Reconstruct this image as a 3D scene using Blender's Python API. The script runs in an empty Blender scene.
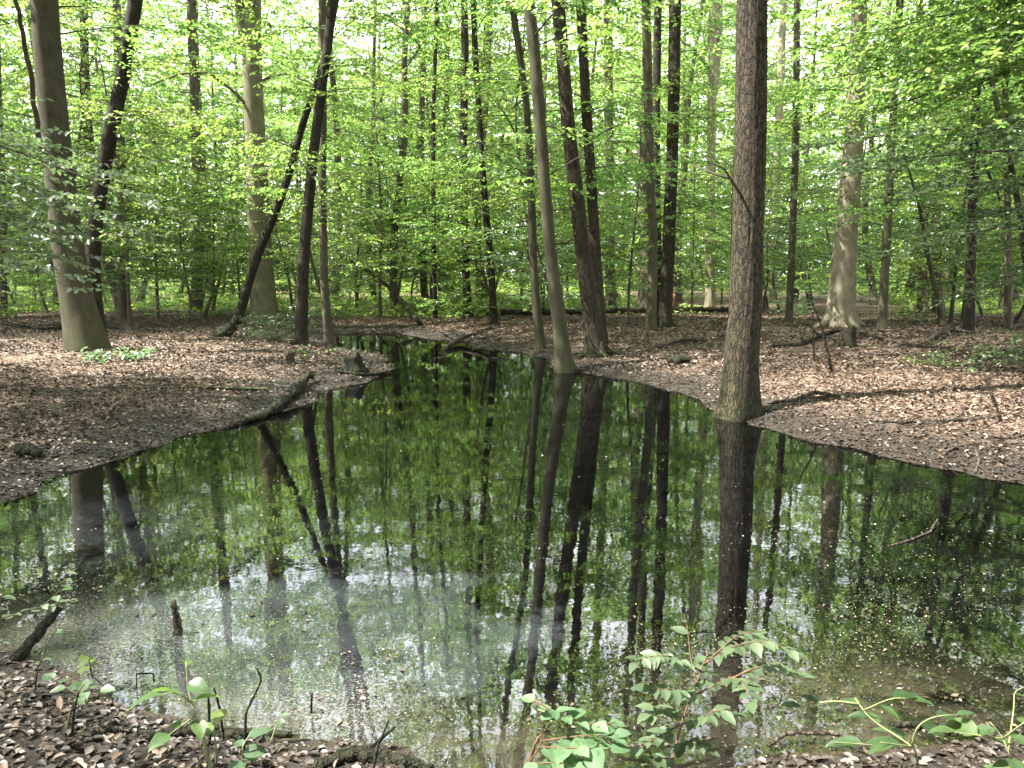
import bpy, math, random
import numpy as np
from mathutils import Vector

R = math.radians
sc = bpy.context.scene
COL = sc.collection
PI = math.pi

# ------------------------------------------------------------------ camera, sky, sun, exposure
CAM_H, PITCH, FPX, W, H_ = 1.75, R(8.16), 760.0, 1024, 768
cam = bpy.data.objects.new('camera', bpy.data.cameras.new('camera'))
COL.objects.link(cam)
cam.location = (0, 0, CAM_H)
cam.rotation_euler = (R(90) - PITCH, 0, 0)
cam.data.sensor_width = 36
cam.data.lens = 36 * FPX / W
cam.data.clip_end = 3000
cam.data.clip_start = 0.05
sc.camera = cam

SUN_AZ, SUN_EL = R(-98), R(58)      # azimuth clockwise from +Y: from the left
world = bpy.data.worlds.new('World'); sc.world = world
world.use_nodes = True
wn = world.node_tree.nodes; wl = world.node_tree.links
sky = wn.new('ShaderNodeTexSky'); sky.sky_type = 'NISHITA'; sky.sun_disc = False
sky.sun_elevation = SUN_EL; sky.sun_rotation = SUN_AZ; sky.air_density = 1.0; sky.dust_density = 3.0
# thin white cloud added over most of the blue to whiten sky and reflections
tcw = wn.new('ShaderNodeTexCoord'); cn = wn.new('ShaderNodeTexNoise'); cn.inputs['Scale'].default_value = 3.5; cn.inputs['Detail'].default_value = 6
wl.new(tcw.outputs['Generated'], cn.inputs['Vector'])
cr_ = wn.new('ShaderNodeMapRange'); cr_.inputs[1].default_value = .35; cr_.inputs[2].default_value = .6; cr_.inputs[3].default_value = .45; cr_.inputs[4].default_value = .95
wl.new(cn.outputs[0], cr_.inputs[0])
cm = wn.new('ShaderNodeMix'); cm.data_type = 'RGBA'; wl.new(cr_.outputs[0], cm.inputs[0]); wl.new(sky.outputs[0], cm.inputs[6])
cm.inputs[7].default_value = (9.5, 9.6, 10.0, 1)
wl.new(cm.outputs[2], wn['Background'].inputs[0])
wn['Background'].inputs[1].default_value = 0.105
sun = bpy.data.objects.new('sun', bpy.data.lights.new('sun', 'SUN')); COL.objects.link(sun)
sun.data.energy = 5.0; sun.data.angle = R(0.5); sun.data.color = (1.0, 0.94, 0.84)
sd = Vector((math.sin(SUN_AZ) * math.cos(SUN_EL), math.cos(SUN_AZ) * math.cos(SUN_EL), math.sin(SUN_EL)))
sun.rotation_euler = sd.to_track_quat('Z', 'Y').to_euler()
sun.location = sd * 60
sc.view_settings.view_transform = 'Standard'
sc.view_settings.look = 'None'
sc.view_settings.exposure = 2.6
sc.view_settings.gamma = 1.0
cy = sc.cycles
cy.max_bounces = 7; cy.diffuse_bounces = 4; cy.glossy_bounces = 3; cy.transmission_bounces = 5
cy.transparent_max_bounces = 6; cy.volume_bounces = 0
cy.caustics_reflective = False; cy.caustics_refractive = False
cy.sample_clamp_indirect = 6
cy.use_denoising = True
cy.use_adaptive_sampling = True; cy.adaptive_threshold = 0.02

# ------------------------------------------------------------------ small numeric helpers
def smooth(t): return t * t * (3 - 2 * t)
def vnoise(x, y, z, seed=0):
    x, y, z = np.broadcast_arrays(np.asarray(x, float), np.asarray(y, float), np.asarray(z, float))
    xi, yi, zi = np.floor(x).astype(np.int64), np.floor(y).astype(np.int64), np.floor(z).astype(np.int64)
    fx, fy, fz = smooth(x - xi), smooth(y - yi), smooth(z - zi)
    def h(a, b, c):
        n = (a * 374761393 + b * 668265263 + c * 2147483647 + seed * 974634777) & 0xffffffff
        n = ((n ^ (n >> 13)) * 1274126177) & 0xffffffff
        n = ((n ^ (n >> 16)) * 2246822519) & 0xffffffff
        return ((n ^ (n >> 15)) & 0xffff) / 65535.0
    r = 0
    for dx in (0, 1):
        for dy in (0, 1):
            for dz in (0, 1):
                r = r + h(xi + dx, yi + dy, zi + dz) * (fx if dx else 1 - fx) * (fy if dy else 1 - fy) * (fz if dz else 1 - fz)
    return r * 2 - 1
def fbm(x, y, z=0.0, octv=3, seed=0):
    s, a = 0, 1.0
    for k in range(octv):
        s = s + a * vnoise(np.asarray(x) * 2 ** k, np.asarray(y) * 2 ** k, np.asarray(z) * 2 ** k, seed + k); a *= .5
    return s
def ray(px, py):
    c, u = (px - W / 2) / FPX, (H_ / 2 - py) / FPX
    return np.array([c, math.cos(PITCH) + u * math.sin(PITCH), -math.sin(PITCH) + u * math.cos(PITCH)])
def flat(px, py, z=0.0):
    d = ray(px, py); t = (z - CAM_H) / d[2]
    return np.array([d[0] * t, d[1] * t, z])
def on_plane(px, py, Y):            # the point of the pixel's ray at distance Y ahead
    d = ray(px, py); t = Y / d[1]
    return np.array([d[0] * t, Y, CAM_H + d[2] * t])

# ------------------------------------------------------------------ pond outline and ground height
shore_px = [(-170, 545), (-60, 520), (0, 503), (60, 478), (130, 455), (200, 432), (245, 421), (300, 407), (318, 394), (335, 388), (372, 382),
            (396, 372), (392, 360), (372, 353), (345, 349), (330, 344), (325, 338), (345, 333), (390, 332), (420, 337), (455, 341), (480, 349),
            (520, 352), (545, 358), (560, 371), (580, 373), (612, 377), (650, 385), (690, 398), (712, 412), (735, 421), (765, 428),
            (800, 438), (850, 451), (900, 461), (960, 471), (1024, 482), (1130, 505), (1300, 560),
            (1250, 700), (1100, 742), (1024, 742), (930, 752), (850, 752), (760, 758), (700, 776), (620, 790), (540, 792), (440, 775), (390, 752),
            (300, 742), (235, 738), (170, 722), (120, 706), (80, 690), (40, 668), (0, 652), (-80, 635), (-200, 625)]
POLY = np.array([flat(*p)[:2] for p in shore_px])
def sdf(x, y):
    x = np.asarray(x, float).ravel(); y = np.asarray(y, float).ravel()
    best = np.full(x.shape, 1e9); inside = np.zeros(x.shape, bool)
    n = len(POLY)
    for i in range(n):
        ax, ay = POLY[i]; bx, by = POLY[(i + 1) % n]
        ex, ey = bx - ax, by - ay
        t = np.clip(((x - ax) * ex + (y - ay) * ey) / (ex * ex + ey * ey + 1e-12), 0, 1)
        best = np.minimum(best, (x - ax - t * ex) ** 2 + (y - ay - t * ey) ** 2)
        c = (ay > y) != (by > y)
        xi = ax + (y - ay) * ex / (ey if abs(ey) > 1e-9 else 1e-9)
        inside ^= c & (x < xi)
    d = np.sqrt(best)
    return np.where(inside, -d, d)
def height(x, y):
    x = np.asarray(x, float).ravel(); y = np.asarray(y, float).ravel()
    r = np.hypot(x, y)
    k = np.clip(r / 12, .25, 1)
    d = sdf(x, y) + k * (.16 * vnoise(x * 1.7, y * 1.7, 0, 5) + .10 * vnoise(x * 5, y * 5, 0, 6) + .05 * vnoise(x * 12, y * 12, 0, 16))
    dl = np.maximum(d, 0)
    land = .12 * (1 - np.exp(-dl / .7)) + .26 * (1 - np.exp(-dl / 3.2)) + .05 * vnoise(x * .8, y * .8, 0, 7) * (1 - np.exp(-dl / 1.5)) \
        + .018 * vnoise(x * 4, y * 4, 0, 8) * np.minimum(1, dl * 3 + .2) + .10 * vnoise(x * .15, y * .15, 0, 9) * (1 - np.exp(-dl / 6))
    near = np.clip((6.2 - y) / 2.5, 0, 1)
    dw = np.minimum(d, 0)
    sub = -.55 * (1 - np.exp(dw / 1.0)) * (1 - .80 * near) + .02 * vnoise(x * 3, y * 3, 0, 11) * np.minimum(1, -dw * 2)
    sub = sub + near * .05 * np.maximum(0, vnoise(x * 1.4 + 3, y * 1.4, 0, 21)) * np.minimum(1, -dw * 2)
    return np.where(d > 0, land, sub)
def h1(x, y): return float(height([x], [y])[0])
def ground(px, py):                 # the point of the ground (or water) under a pixel
    z = 0.0
    for _ in range(14):
        p = flat(px, py, z); z = .5 * z + .5 * max(0.0, h1(p[0], p[1]))
    p = flat(px, py, z); return p

# ------------------------------------------------------------------ mesh building
def mesh_np(name, V, faces, mats, smooth_=False, midx=None):
    """V (n,3); faces: list of (F,k) integer arrays"""
    me = bpy.data.meshes.new(name)
    V = np.ascontiguousarray(V, np.float32)
    faces = [np.asarray(f, np.int32) for f in faces if len(f)]
    nl = sum(f.size for f in faces); nf = sum(len(f) for f in faces)
    me.vertices.add(len(V)); me.vertices.foreach_set('co', V.ravel())
    me.loops.add(nl); me.loops.foreach_set('vertex_index', np.concatenate([f.ravel() for f in faces]))
    tot = np.concatenate([np.full(len(f), f.shape[1], np.int32) for f in faces])
    start = np.concatenate([[0], np.cumsum(tot)[:-1]]).astype(np.int32)
    me.polygons.add(nf); me.polygons.foreach_set('loop_start', start)
    try: me.polygons.foreach_set('loop_total', tot)
    except Exception: pass
    if smooth_: me.polygons.foreach_set('use_smooth', np.ones(nf, bool))
    for m in (mats if isinstance(mats, (list, tuple)) else [mats]): me.materials.append(m)
    if midx is not None: me.polygons.foreach_set('material_index', np.asarray(midx, np.int32))
    me.update(calc_edges=True)
    return me
def obj(name, me, parent=None, loc=None):
    o = bpy.data.objects.new(name, me); COL.objects.link(o)
    if parent is not None: o.parent = parent
    if loc is not None: o.location = [float(v) for v in loc]
    return o
def tag(o, label=None, cat=None, group=None, kind=None):
    for k, v in (('label', label), ('category', cat), ('group', group), ('kind', kind)):
        if v: o[k] = v
    return o
def thing(name, label, cat, loc, group=None):
    o = obj(name, None, None, loc); o.empty_display_size = .2
    return tag(o, label, cat, group)

def tube(P, rad, sides=10, cap=True, rfun=None):
    """a tube along P with radii; rfun(theta, s) multiplies the radius. Returns V, [faces]"""
    P = np.asarray(P, float); rad = np.asarray(rad, float); n = len(P)
    T = np.gradient(P, axis=0); T /= np.linalg.norm(T, axis=1)[:, None] + 1e-9
    ref = np.array([1.0, 0, 0]) if abs(T[n // 2][0]) < .8 else np.array([0, 0, 1.0])
    A = np.cross(T, ref); A /= np.linalg.norm(A, axis=1)[:, None] + 1e-9
    B = np.cross(T, A)
    th = np.linspace(0, 2 * PI, sides, endpoint=False)
    s = np.concatenate([[0], np.cumsum(np.linalg.norm(np.diff(P, axis=0), axis=1))])
    rr = rad[:, None] * np.ones(sides)
    if rfun is not None: rr = rr * rfun(th[None, :], s[:, None])
    V = P[:, None, :] + rr[..., None] * (np.cos(th)[None, :, None] * A[:, None, :] + np.sin(th)[None, :, None] * B[:, None, :])
    V = V.reshape(-1, 3)
    i, j = np.meshgrid(np.arange(n - 1), np.arange(sides), indexing='ij')
    j2 = (j + 1) % sides
    F = np.stack([i * sides + j, i * sides + j2, (i + 1) * sides + j2, (i + 1) * sides + j], -1).reshape(-1, 4)
    fs = [F]
    if cap:
        V = np.vstack([V, P[0], P[-1]])
        k0, k1 = n * sides, n * sides + 1
        j = np.arange(sides); j2 = (j + 1) % sides
        fs.append(np.stack([np.full(sides, k0), j2, j], -1))
        fs.append(np.stack([np.full(sides, k1), (n - 1) * sides + j, (n - 1) * sides + j2], -1))
    return V, fs
def merge(parts):
    Vs, Fs, o = [], [], 0
    for V, fs in parts:
        Vs.append(V); Fs += [f + o for f in fs]; o += len(V)
    return np.vstack(Vs), Fs
def prisms(p0, p1, r0, r1, k=3):
    """many small k-sided rods at once"""
    d = p1 - p0; d = d / (np.linalg.norm(d, axis=1)[:, None] + 1e-9)
    ref = np.where(np.abs(d[:, 2:3]) < .8, np.array([[0, 0, 1.0]]), np.array([[1.0, 0, 0]]))
    a = np.cross(d, ref); a /= np.linalg.norm(a, axis=1)[:, None] + 1e-9
    b = np.cross(d, a); N = len(p0)
    th = np.arange(k) * 2 * PI / k
    o = np.cos(th)[None, :, None] * a[:, None] + np.sin(th)[None, :, None] * b[:, None]
    V = np.concatenate([p0[:, None] + o * np.reshape(r0, (-1, 1, 1)), p1[:, None] + o * np.reshape(r1, (-1, 1, 1))], 1).reshape(-1, 3)
    j = np.arange(k); q = np.stack([j, (j + 1) % k, (j + 1) % k + k, j + k], -1)
    F = (np.arange(N) * 2 * k)[:, None, None] + q[None]
    return V, [F.reshape(-1, 4)]
def leaves(p, d, n, L, wr=.62, fold=.10):
    """small folded six-cornered leaves: p base, d direction, n normal, L length"""
    d = d / (np.linalg.norm(d, axis=1)[:, None] + 1e-9)
    b = np.cross(n, d); b /= np.linalg.norm(b, axis=1)[:, None] + 1e-9
    n = np.cross(d, b); L = L[:, None]
    wd = L * wr * .5
    up = n * (L * fold)
    v0 = p; v3 = p + d * L - n * L * .10
    l1 = p + d * L * .28 + b * wd * .92 + up; l2 = p + d * L * .68 + b * wd * .86 + up * .8
    r1 = p + d * L * .28 - b * wd * .92 + up; r2 = p + d * L * .68 - b * wd * .86 + up * .8
    V = np.stack([v0, r1, r2, v3, l2, l1], 1).reshape(-1, 3)
    o = (np.arange(len(p)) * 6)[:, None]
    F = np.concatenate([o + np.array([[0, 1, 2, 3]]), o + np.array([[0, 3, 4, 5]])], 1).reshape(-1, 4)
    return V, [F]
def big_leaves(p, d, n, L, wr=.6, fold=.12, droop=.25, rows=7):
    """leaves seen close: midrib and two halves, several rows, pointed and drooping"""
    d = d / (np.linalg.norm(d, axis=1)[:, None] + 1e-9)
    b = np.cross(n, d); b /= np.linalg.norm(b, axis=1)[:, None] + 1e-9
    n = np.cross(d, b)
    t = np.linspace(0, 1, rows)
    w = np.sin(PI * t ** .82) ** .8 * (1 - .25 * t); w[0] = .03; w[-1] = 0.0
    w = w / w.max() * wr * .5
    V = np.zeros((len(p), rows, 5, 3))
    for k, c in enumerate((-1, -.5, 0, .5, 1)):
        off = w * c
        zz = np.abs(off) * fold * 2 - droop * t ** 2 + (.02 * np.cos(t * 22) * abs(c))
        V[:, :, k] = p[:, None] + L[:, None, None] * (d[:, None] * t[None, :, None] + b[:, None] * off[None, :, None] + n[:, None] * zz[None, :, None])
    q = []
    for i in range(rows - 1):
        for k in range(4): q.append([i * 5 + k, i * 5 + k + 1, (i + 1) * 5 + k + 1, (i + 1) * 5 + k])
    F = (np.arange(len(p)) * rows * 5)[:, None, None] + np.array(q)[None]
    return V.reshape(-1, 3), [F.reshape(-1, 4)]

# ------------------------------------------------------------------ materials
def new_mat(name):
    m = bpy.data.materials.new(name); m.use_nodes = True
    return m, m.node_tree.nodes, m.node_tree.links, m.node_tree.nodes['Principled BSDF']
def ramp(nd, stops, interp='LINEAR'):
    r = nd.new('ShaderNodeValToRGB'); r.color_ramp.interpolation = interp
    e = r.color_ramp.elements
    while len(e) < len(stops): e.new(.5)
    for k, (p, c) in enumerate(stops): e[k].position = p; e[k].color = (*c, 1)
    return r
def noise_node(nd, lk, vec, scale, detail=4, rough=.55):
    n = nd.new('ShaderNodeTexNoise'); n.inputs['Scale'].default_value = scale
    n.inputs['Detail'].default_value = detail; n.inputs['Roughness'].default_value = rough
    if vec is not None: lk.new(vec, n.inputs['Vector'])
    return n
def math_node(nd, lk, op, a, b=None, clamp=False):
    m = nd.new('ShaderNodeMath'); m.operation = op; m.use_clamp = clamp
    for k, v in enumerate((a, b)):
        if v is None: continue
        if isinstance(v, (int, float)): m.inputs[k].default_value = v
        else: lk.new(v, m.inputs[k])
    return m.outputs[0]
def mix_col(nd, lk, fac, a, b, mode='MIX'):
    m = nd.new('ShaderNodeMix'); m.data_type = 'RGBA'; m.blend_type = mode
    for s, v in ((m.inputs[0], fac), (m.inputs[6], a), (m.inputs[7], b)):
        if isinstance(v, (int, float)): s.default_value = v
        elif isinstance(v, tuple): s.default_value = (*v, 1)
        else: lk.new(v, s)
    return m.outputs[2]
def leaf_mat(name, stops, trans, tfac=.42, gloss=.55, rough=.36, mottle=False):
    m, nd, lk, bs = new_mat(name)
    g = nd.new('ShaderNodeNewGeometry')
    r = ramp(nd, stops); lk.new(g.outputs['Random Per Island'], r.inputs[0])
    oi = nd.new('ShaderNodeObjectInfo')
    hsv = nd.new('ShaderNodeHueSaturation')
    base_c = r.outputs[0]
    if mottle:
        tcm = nd.new('ShaderNodeTexCoord'); mn = noise_node(nd, lk, tcm.outputs['Object'], 55, 4, .7)
        mr_ = ramp(nd, [(.30, (.55, .50, .40)), (.45, (.95, .95, .95)), (.62, (1.0, 1.0, 1.0)), (.74, (1.5, 1.25, .8))]); lk.new(mn.outputs[0], mr_.inputs[0])
        base_c = mix_col(nd, lk, 1.0, base_c, mr_.outputs[0], 'MULTIPLY')
    hsv.inputs['Saturation'].default_value = .88
    lk.new(base_c, hsv.inputs['Color'])
    lk.new(math_node(nd, lk, 'MULTIPLY_ADD', oi.outputs['Random'], .04), hsv.inputs['Hue'])
    hsv.inputs['Hue'].links[0].from_node.inputs[2].default_value = .478
    vr = nd.new('ShaderNodeMapRange'); vr.inputs[3].default_value = .68; vr.inputs[4].default_value = 1.3
    lk.new(math_node(nd, lk, 'FRACT', math_node(nd, lk, 'MULTIPLY', oi.outputs['Random'], 7.31)), vr.inputs[0]); lk.new(vr.outputs[0], hsv.inputs['Value'])
    lk.new(hsv.outputs[0], bs.inputs['Base Color'])
    bs.inputs['Roughness'].default_value = rough; bs.inputs['Specular IOR Level'].default_value = gloss
    t = nd.new('ShaderNodeBsdfTranslucent')
    tc = mix_col(nd, lk, 1.0, hsv.outputs[0], trans, 'MULTIPLY')
    lk.new(tc, t.inputs['Color'])
    mx = nd.new('ShaderNodeMixShader'); mx.inputs[0].default_value = tfac
    lk.new(bs.outputs[0], mx.inputs[1]); lk.new(t.outputs[0], mx.inputs[2])
    lk.new(mx.outputs[0], nd['Material Output'].inputs[0])
    return m
M = {}
G1 = [(0, (.030, .070, .018)), (.35, (.055, .110, .024)), (.75, (.078, .140, .030)), (1, (.12, .17, .05))]
G2 = [(0, (.05, .10, .042)), (.5, (.075, .135, .058)), (1, (.11, .17, .08))]
G3 = [(0, (.06, .12, .02)), (.5, (.09, .16, .025)), (1, (.12, .18, .03))]
M['leaf'] = leaf_mat('beech_leaf', G1, (3.0, 3.0, 1.8), .58)
M['leaf_cool'] = leaf_mat('shade_leaf', G2, (2.2, 2.4, 1.7), .4, .6, .35)  # paler, bluer copy: skylight on shaded boughs put into the leaf colour
M['leaf_lime'] = leaf_mat('young_leaf', G3, (2.7, 2.6, 1.7), .56)
M['leaf_far'] = leaf_mat('far_leaf', G1, (2.9, 3.0, 2.0), .58, .3)

def bark_mat(name, dark, mid, light, vs, bump, stretch=.22, lichen=None, moss=0.0, spots=0.35, crack=0.0):
    m, nd, lk, bs = new_mat(name)
    tc = nd.new('ShaderNodeTexCoord')
    mp = nd.new('ShaderNodeMapping'); mp.inputs['Scale'].default_value = (1, 1, stretch)
    lk.new(tc.outputs['Object'], mp.inputs[0])
    n1 = noise_node(nd, lk, mp.outputs[0], vs, 8, .65)
    n2 = noise_node(nd, lk, tc.outputs['Object'], 2.2, 4, .6)
    n3 = noise_node(nd, lk, tc.outputs['Object'], 26, 3, .6)
    r = ramp(nd, [(.3, dark), (.52, mid), (.75, light)]); lk.new(n1.outputs[0], r.inputs[0])
    c = r.outputs[0]; hgt = n1.outputs[0]
    if crack:
        wv_ = mix_col(nd, lk, .05, mp.outputs[0], n3.outputs['Color'], 'ADD')
        ve = nd.new('ShaderNodeTexVoronoi'); ve.feature = 'DISTANCE_TO_EDGE'; ve.inputs['Scale'].default_value = crack; lk.new(wv_, ve.inputs['Vector'])
        er = ramp(nd, [(0, (.12, .12, .12)), (.14, (1, 1, 1))]); lk.new(ve.outputs['Distance'], er.inputs[0])
        c = mix_col(nd, lk, 1.0, c, er.outputs[0], 'MULTIPLY')
        hgt = math_node(nd, lk, 'ADD', hgt, er.outputs[0])
    if lichen:
        lr = ramp(nd, [(.48, (0, 0, 0)), (.66, (1, 1, 1))]); lk.new(n2.outputs[0], lr.inputs[0])
        c = mix_col(nd, lk, math_node(nd, lk, 'MULTIPLY', lr.outputs[0], spots), c, lichen)
    if moss:
        sx = nd.new('ShaderNodeSeparateXYZ'); lk.new(tc.outputs['Object'], sx.inputs[0])
        mz = math_node(nd, lk, 'SUBTRACT', 1.1, sx.outputs[2])
        mz = math_node(nd, lk, 'MULTIPLY', mz, n2.outputs[0], True)
        mz = math_node(nd, lk, 'MULTIPLY', mz, moss, True)
        c = mix_col(nd, lk, mz, c, (.035, .05, .012))
    c = mix_col(nd, lk, .35, c, mix_col(nd, lk, 1.0, c, n3.outputs[0], 'MULTIPLY'))
    lk.new(c, bs.inputs['Base Color']); bs.inputs['Roughness'].default_value = .85
    bs.inputs['Specular IOR Level'].default_value = .25
    bp = nd.new('ShaderNodeBump'); bp.inputs['Strength'].default_value = bump; bp.inputs['Distance'].default_value = .02
    lk.new(hgt, bp.inputs['Height']); lk.new(bp.outputs[0], bs.inputs['Normal'])
    return m
M['beech'] = bark_mat('beech_bark', (.048, .042, .026), (.082, .072, .045), (.125, .11, .074), 7, .3, .5, (.07, .082, .04), .5)
M['olive'] = bark_mat('olive_bark', (.085, .078, .045), (.14, .128, .078), (.195, .178, .115), 7, .3, .5, (.12, .135, .065), .5)
M['dark_beech'] = bark_mat('dark_beech_bark', (.032, .028, .017), (.055, .049, .03), (.085, .076, .048), 7, .35, .5, (.05, .06, .026), .6)
M['pale'] = bark_mat('pale_bark', (.17, .14, .10), (.27, .235, .17), (.37, .33, .25), 7, .3, .5, (.20, .20, .12), .5)
M['rough'] = bark_mat('rough_bark', (.024, .018, .011), (.062, .048, .031), (.115, .09, .06), 18, 1.0, .3, (.06, .058, .03), .6, .35, 26)
M['dark'] = bark_mat('dark_bark', (.018, .014, .010), (.042, .033, .024), (.075, .06, .043), 14, .8, .35, (.05, .05, .03), .4, .3, 30)
M['far_bark'] = bark_mat('far_bark', (.045, .038, .026), (.085, .072, .05), (.14, .12, .085), 8, .3, .3, (.09, .1, .05), .2)
M['twig'] = bark_mat('twig_bark', (.03, .024, .017), (.06, .048, .034), (.10, .08, .058), 20, .2, .5)
M['dead'] = bark_mat('dead_wood', (.035, .027, .02), (.10, .078, .058), (.20, .165, .13), 22, .9, .35, None, 0, .35, 30)
M['wet_wood'] = bark_mat('wet_wood', (.007, .005, .004), (.018, .013, .010), (.042, .032, .025), 22, 1.0, .5, (.03, .035, .014), .5, .5, 24)
M['mossy_wood'] = bark_mat('mossy_wood', (.03, .025, .017), (.075, .062, .04), (.13, .11, .07), 12, .6, .5, (.07, .085, .03), .9)
M['red_stem'] = bark_mat('red_stem', (.06, .032, .02), (.11, .062, .038), (.17, .10, .062), 20, .1)
M['green_stem'] = bark_mat('green_stem', (.10, .12, .05), (.18, .2, .09), (.25, .26, .13), 20, .1)
M['cut_wood'] = bark_mat('rotten_wood', (.05, .025, .014), (.12, .06, .035), (.2, .11, .06), 12, .5)

# leaf litter on the ground, wet mud by the water
m, nd, lk, bs = new_mat('forest_floor')
geo = nd.new('ShaderNodeNewGeometry')
pos = geo.outputs['Position']
warp = noise_node(nd, lk, pos, 9, 2)
wv = mix_col(nd, lk, .06, pos, warp.outputs['Color'], 'ADD')
vo = nd.new('ShaderNodeTexVoronoi'); vo.inputs['Scale'].default_value = 17; lk.new(wv, vo.inputs['Vector'])
vo2 = nd.new('ShaderNodeTexVoronoi'); vo2.inputs['Scale'].default_value = 29; lk.new(wv, vo2.inputs['Vector'])
s1 = nd.new('ShaderNodeSeparateColor'); lk.new(vo.outputs['Color'], s1.inputs[0])
s2 = nd.new('ShaderNodeSeparateColor'); lk.new(vo2.outputs['Color'], s2.inputs[0])
LIT = [(0, (.020, .014, .010)), (.25, (.055, .038, .027)), (.55, (.115, .080, .058)), (.8, (.18, .132, .10)), (1, (.32, .255, .205))]
r1 = ramp(nd, LIT); lk.new(s1.outputs[0], r1.inputs[0])
r2 = ramp(nd, LIT); lk.new(s2.outputs[1], r2.inputs[0])
lit = mix_col(nd, lk, .5, r1.outputs[0], r2.outputs[0])
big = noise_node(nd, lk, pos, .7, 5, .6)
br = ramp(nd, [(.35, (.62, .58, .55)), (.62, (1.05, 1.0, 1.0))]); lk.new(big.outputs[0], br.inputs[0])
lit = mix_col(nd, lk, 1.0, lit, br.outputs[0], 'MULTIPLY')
fine = noise_node(nd, lk, pos, 60, 4, .7)
sx = nd.new('ShaderNodeSeparateXYZ'); lk.new(pos, sx.inputs[0])
mudn = math_node(nd, lk, 'MULTIPLY_ADD', noise_node(nd, lk, pos, 3.5, 5, .65).outputs[0], .20)
mudn.node.inputs[2].default_value = -.10
hz = math_node(nd, lk, 'ADD', sx.outputs[2], mudn)
mudf = nd.new('ShaderNodeMapRange'); mudf.inputs[1].default_value = .10; mudf.inputs[2].default_value = .235
mudf.inputs[3].default_value = 1; mudf.inputs[4].default_value = 0; lk.new(hz, mudf.inputs[0])
mr = ramp(nd, [(.3, (.008, .0065, .005)), (.6, (.020, .016, .013)), (.8, (.042, .035, .028))]); lk.new(fine.outputs[0], mr.inputs[0])
mudcol = mix_col(nd, lk, .07, mr.outputs[0], lit)
deep = nd.new('ShaderNodeMapRange'); deep.inputs[1].default_value = -.45; deep.inputs[2].default_value = -.04
lk.new(sx.outputs[2], deep.inputs[0])
bedn = noise_node(nd, lk, pos, 22, 6, .7)
bedr = ramp(nd, [(.35, (.012, .009, .005)), (.55, (.034, .025, .014)), (.72, (.075, .058, .036))]); lk.new(bedn.outputs[0], bedr.inputs[0])
bed = mix_col(nd, lk, deep.outputs[0], (.008, .008, .004), bedr.outputs[0])  # light lost in the water put into the bed colour: darker with depth
under = math_node(nd, lk, 'LESS_THAN', sx.outputs[2], .004)
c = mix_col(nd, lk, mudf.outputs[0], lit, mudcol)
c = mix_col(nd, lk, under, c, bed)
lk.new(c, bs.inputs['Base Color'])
rg = nd.new('ShaderNodeMapRange'); rg.inputs[3].default_value = .75; rg.inputs[4].default_value = .6; lk.new(mudf.outputs[0], rg.inputs[0])
lk.new(rg.outputs[0], bs.inputs['Roughness'])
bs.inputs['Specular IOR Level'].default_value = .22
bp = nd.new('ShaderNodeBump'); bp.inputs['Strength'].default_value = .9; bp.inputs['Distance'].default_value = .03
hsum = math_node(nd, lk, 'ADD', vo.outputs['Distance'], math_node(nd, lk, 'MULTIPLY', fine.outputs[0], .6))
lk.new(hsum, bp.inputs['Height']); lk.new(bp.outputs[0], bs.inputs['Normal'])
M['floor'] = m

# dry fallen leaves
def litter_mat(name, stops, rough=.6):
    m, nd, lk, bs = new_mat(name)
    g = nd.new('ShaderNodeNewGeometry'); r = ramp(nd, stops); lk.new(g.outputs['Random Per Island'], r.inputs[0])
    lk.new(r.outputs[0], bs.inputs['Base Color']); bs.inputs['Roughness'].default_value = rough
    bs.inputs['Specular IOR Level'].default_value = .4
    return m
M['litter'] = litter_mat('dry_leaf', [(0, (.022, .014, .010)), (.35, (.062, .042, .029)), (.7, (.125, .088, .063)), (.93, (.19, .142, .107)), (1, (.28, .22, .175))])
M['wet_litter'] = litter_mat('wet_leaf', [(0, (.014, .010, .008)), (.5, (.032, .024, .019)), (.85, (.06, .048, .04)), (1, (.15, .125, .11))], .45)
M['speck'] = litter_mat('floating_speck', [(0, (.10, .075, .045)), (.5, (.22, .18, .12)), (.85, (.36, .31, .24)), (1, (.55, .50, .43))], .6)
M['mat_speck'] = litter_mat('bed_leaf', [(0, (.012, .009, .006)), (.55, (.038, .027, .017)), (.9, (.075, .055, .037)), (1, (.20, .155, .11))], .45)

# pond water: clear brown water, mirror surface, drifting scum film
m, nd, lk, bs = new_mat('pond_water')
nd.remove(bs)
geo = nd.new('ShaderNodeNewGeometry'); pos = geo.outputs['Position']
sx = nd.new('ShaderNodeSeparateXYZ'); lk.new(pos, sx.inputs[0])
rip = noise_node(nd, lk, pos, 5, 3, .5)
bp = nd.new('ShaderNodeBump'); bp.inputs['Strength'].default_value = .035; bp.inputs['Distance'].default_value = .02
lk.new(rip.outputs[0], bp.inputs['Height'])
gl = nd.new('ShaderNodeBsdfGlossy'); gl.inputs['Roughness'].default_value = .015; lk.new(bp.outputs[0], gl.inputs['Normal'])
tr = nd.new('ShaderNodeBsdfTransparent'); tr.inputs[0].default_value = (.36, .28, .13, 1)
fr = nd.new('ShaderNodeFresnel'); fr.inputs['IOR'].default_value = 2.5; lk.new(bp.outputs[0], fr.inputs['Normal'])
wmix = nd.new('ShaderNodeMixShader'); lk.new(fr.outputs[0], wmix.inputs[0]); lk.new(tr.outputs[0], wmix.inputs[1]); lk.new(gl.outputs[0], wmix.inputs[2])
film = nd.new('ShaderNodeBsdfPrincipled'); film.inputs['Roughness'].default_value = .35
film.inputs['Specular IOR Level'].default_value = .6
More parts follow.
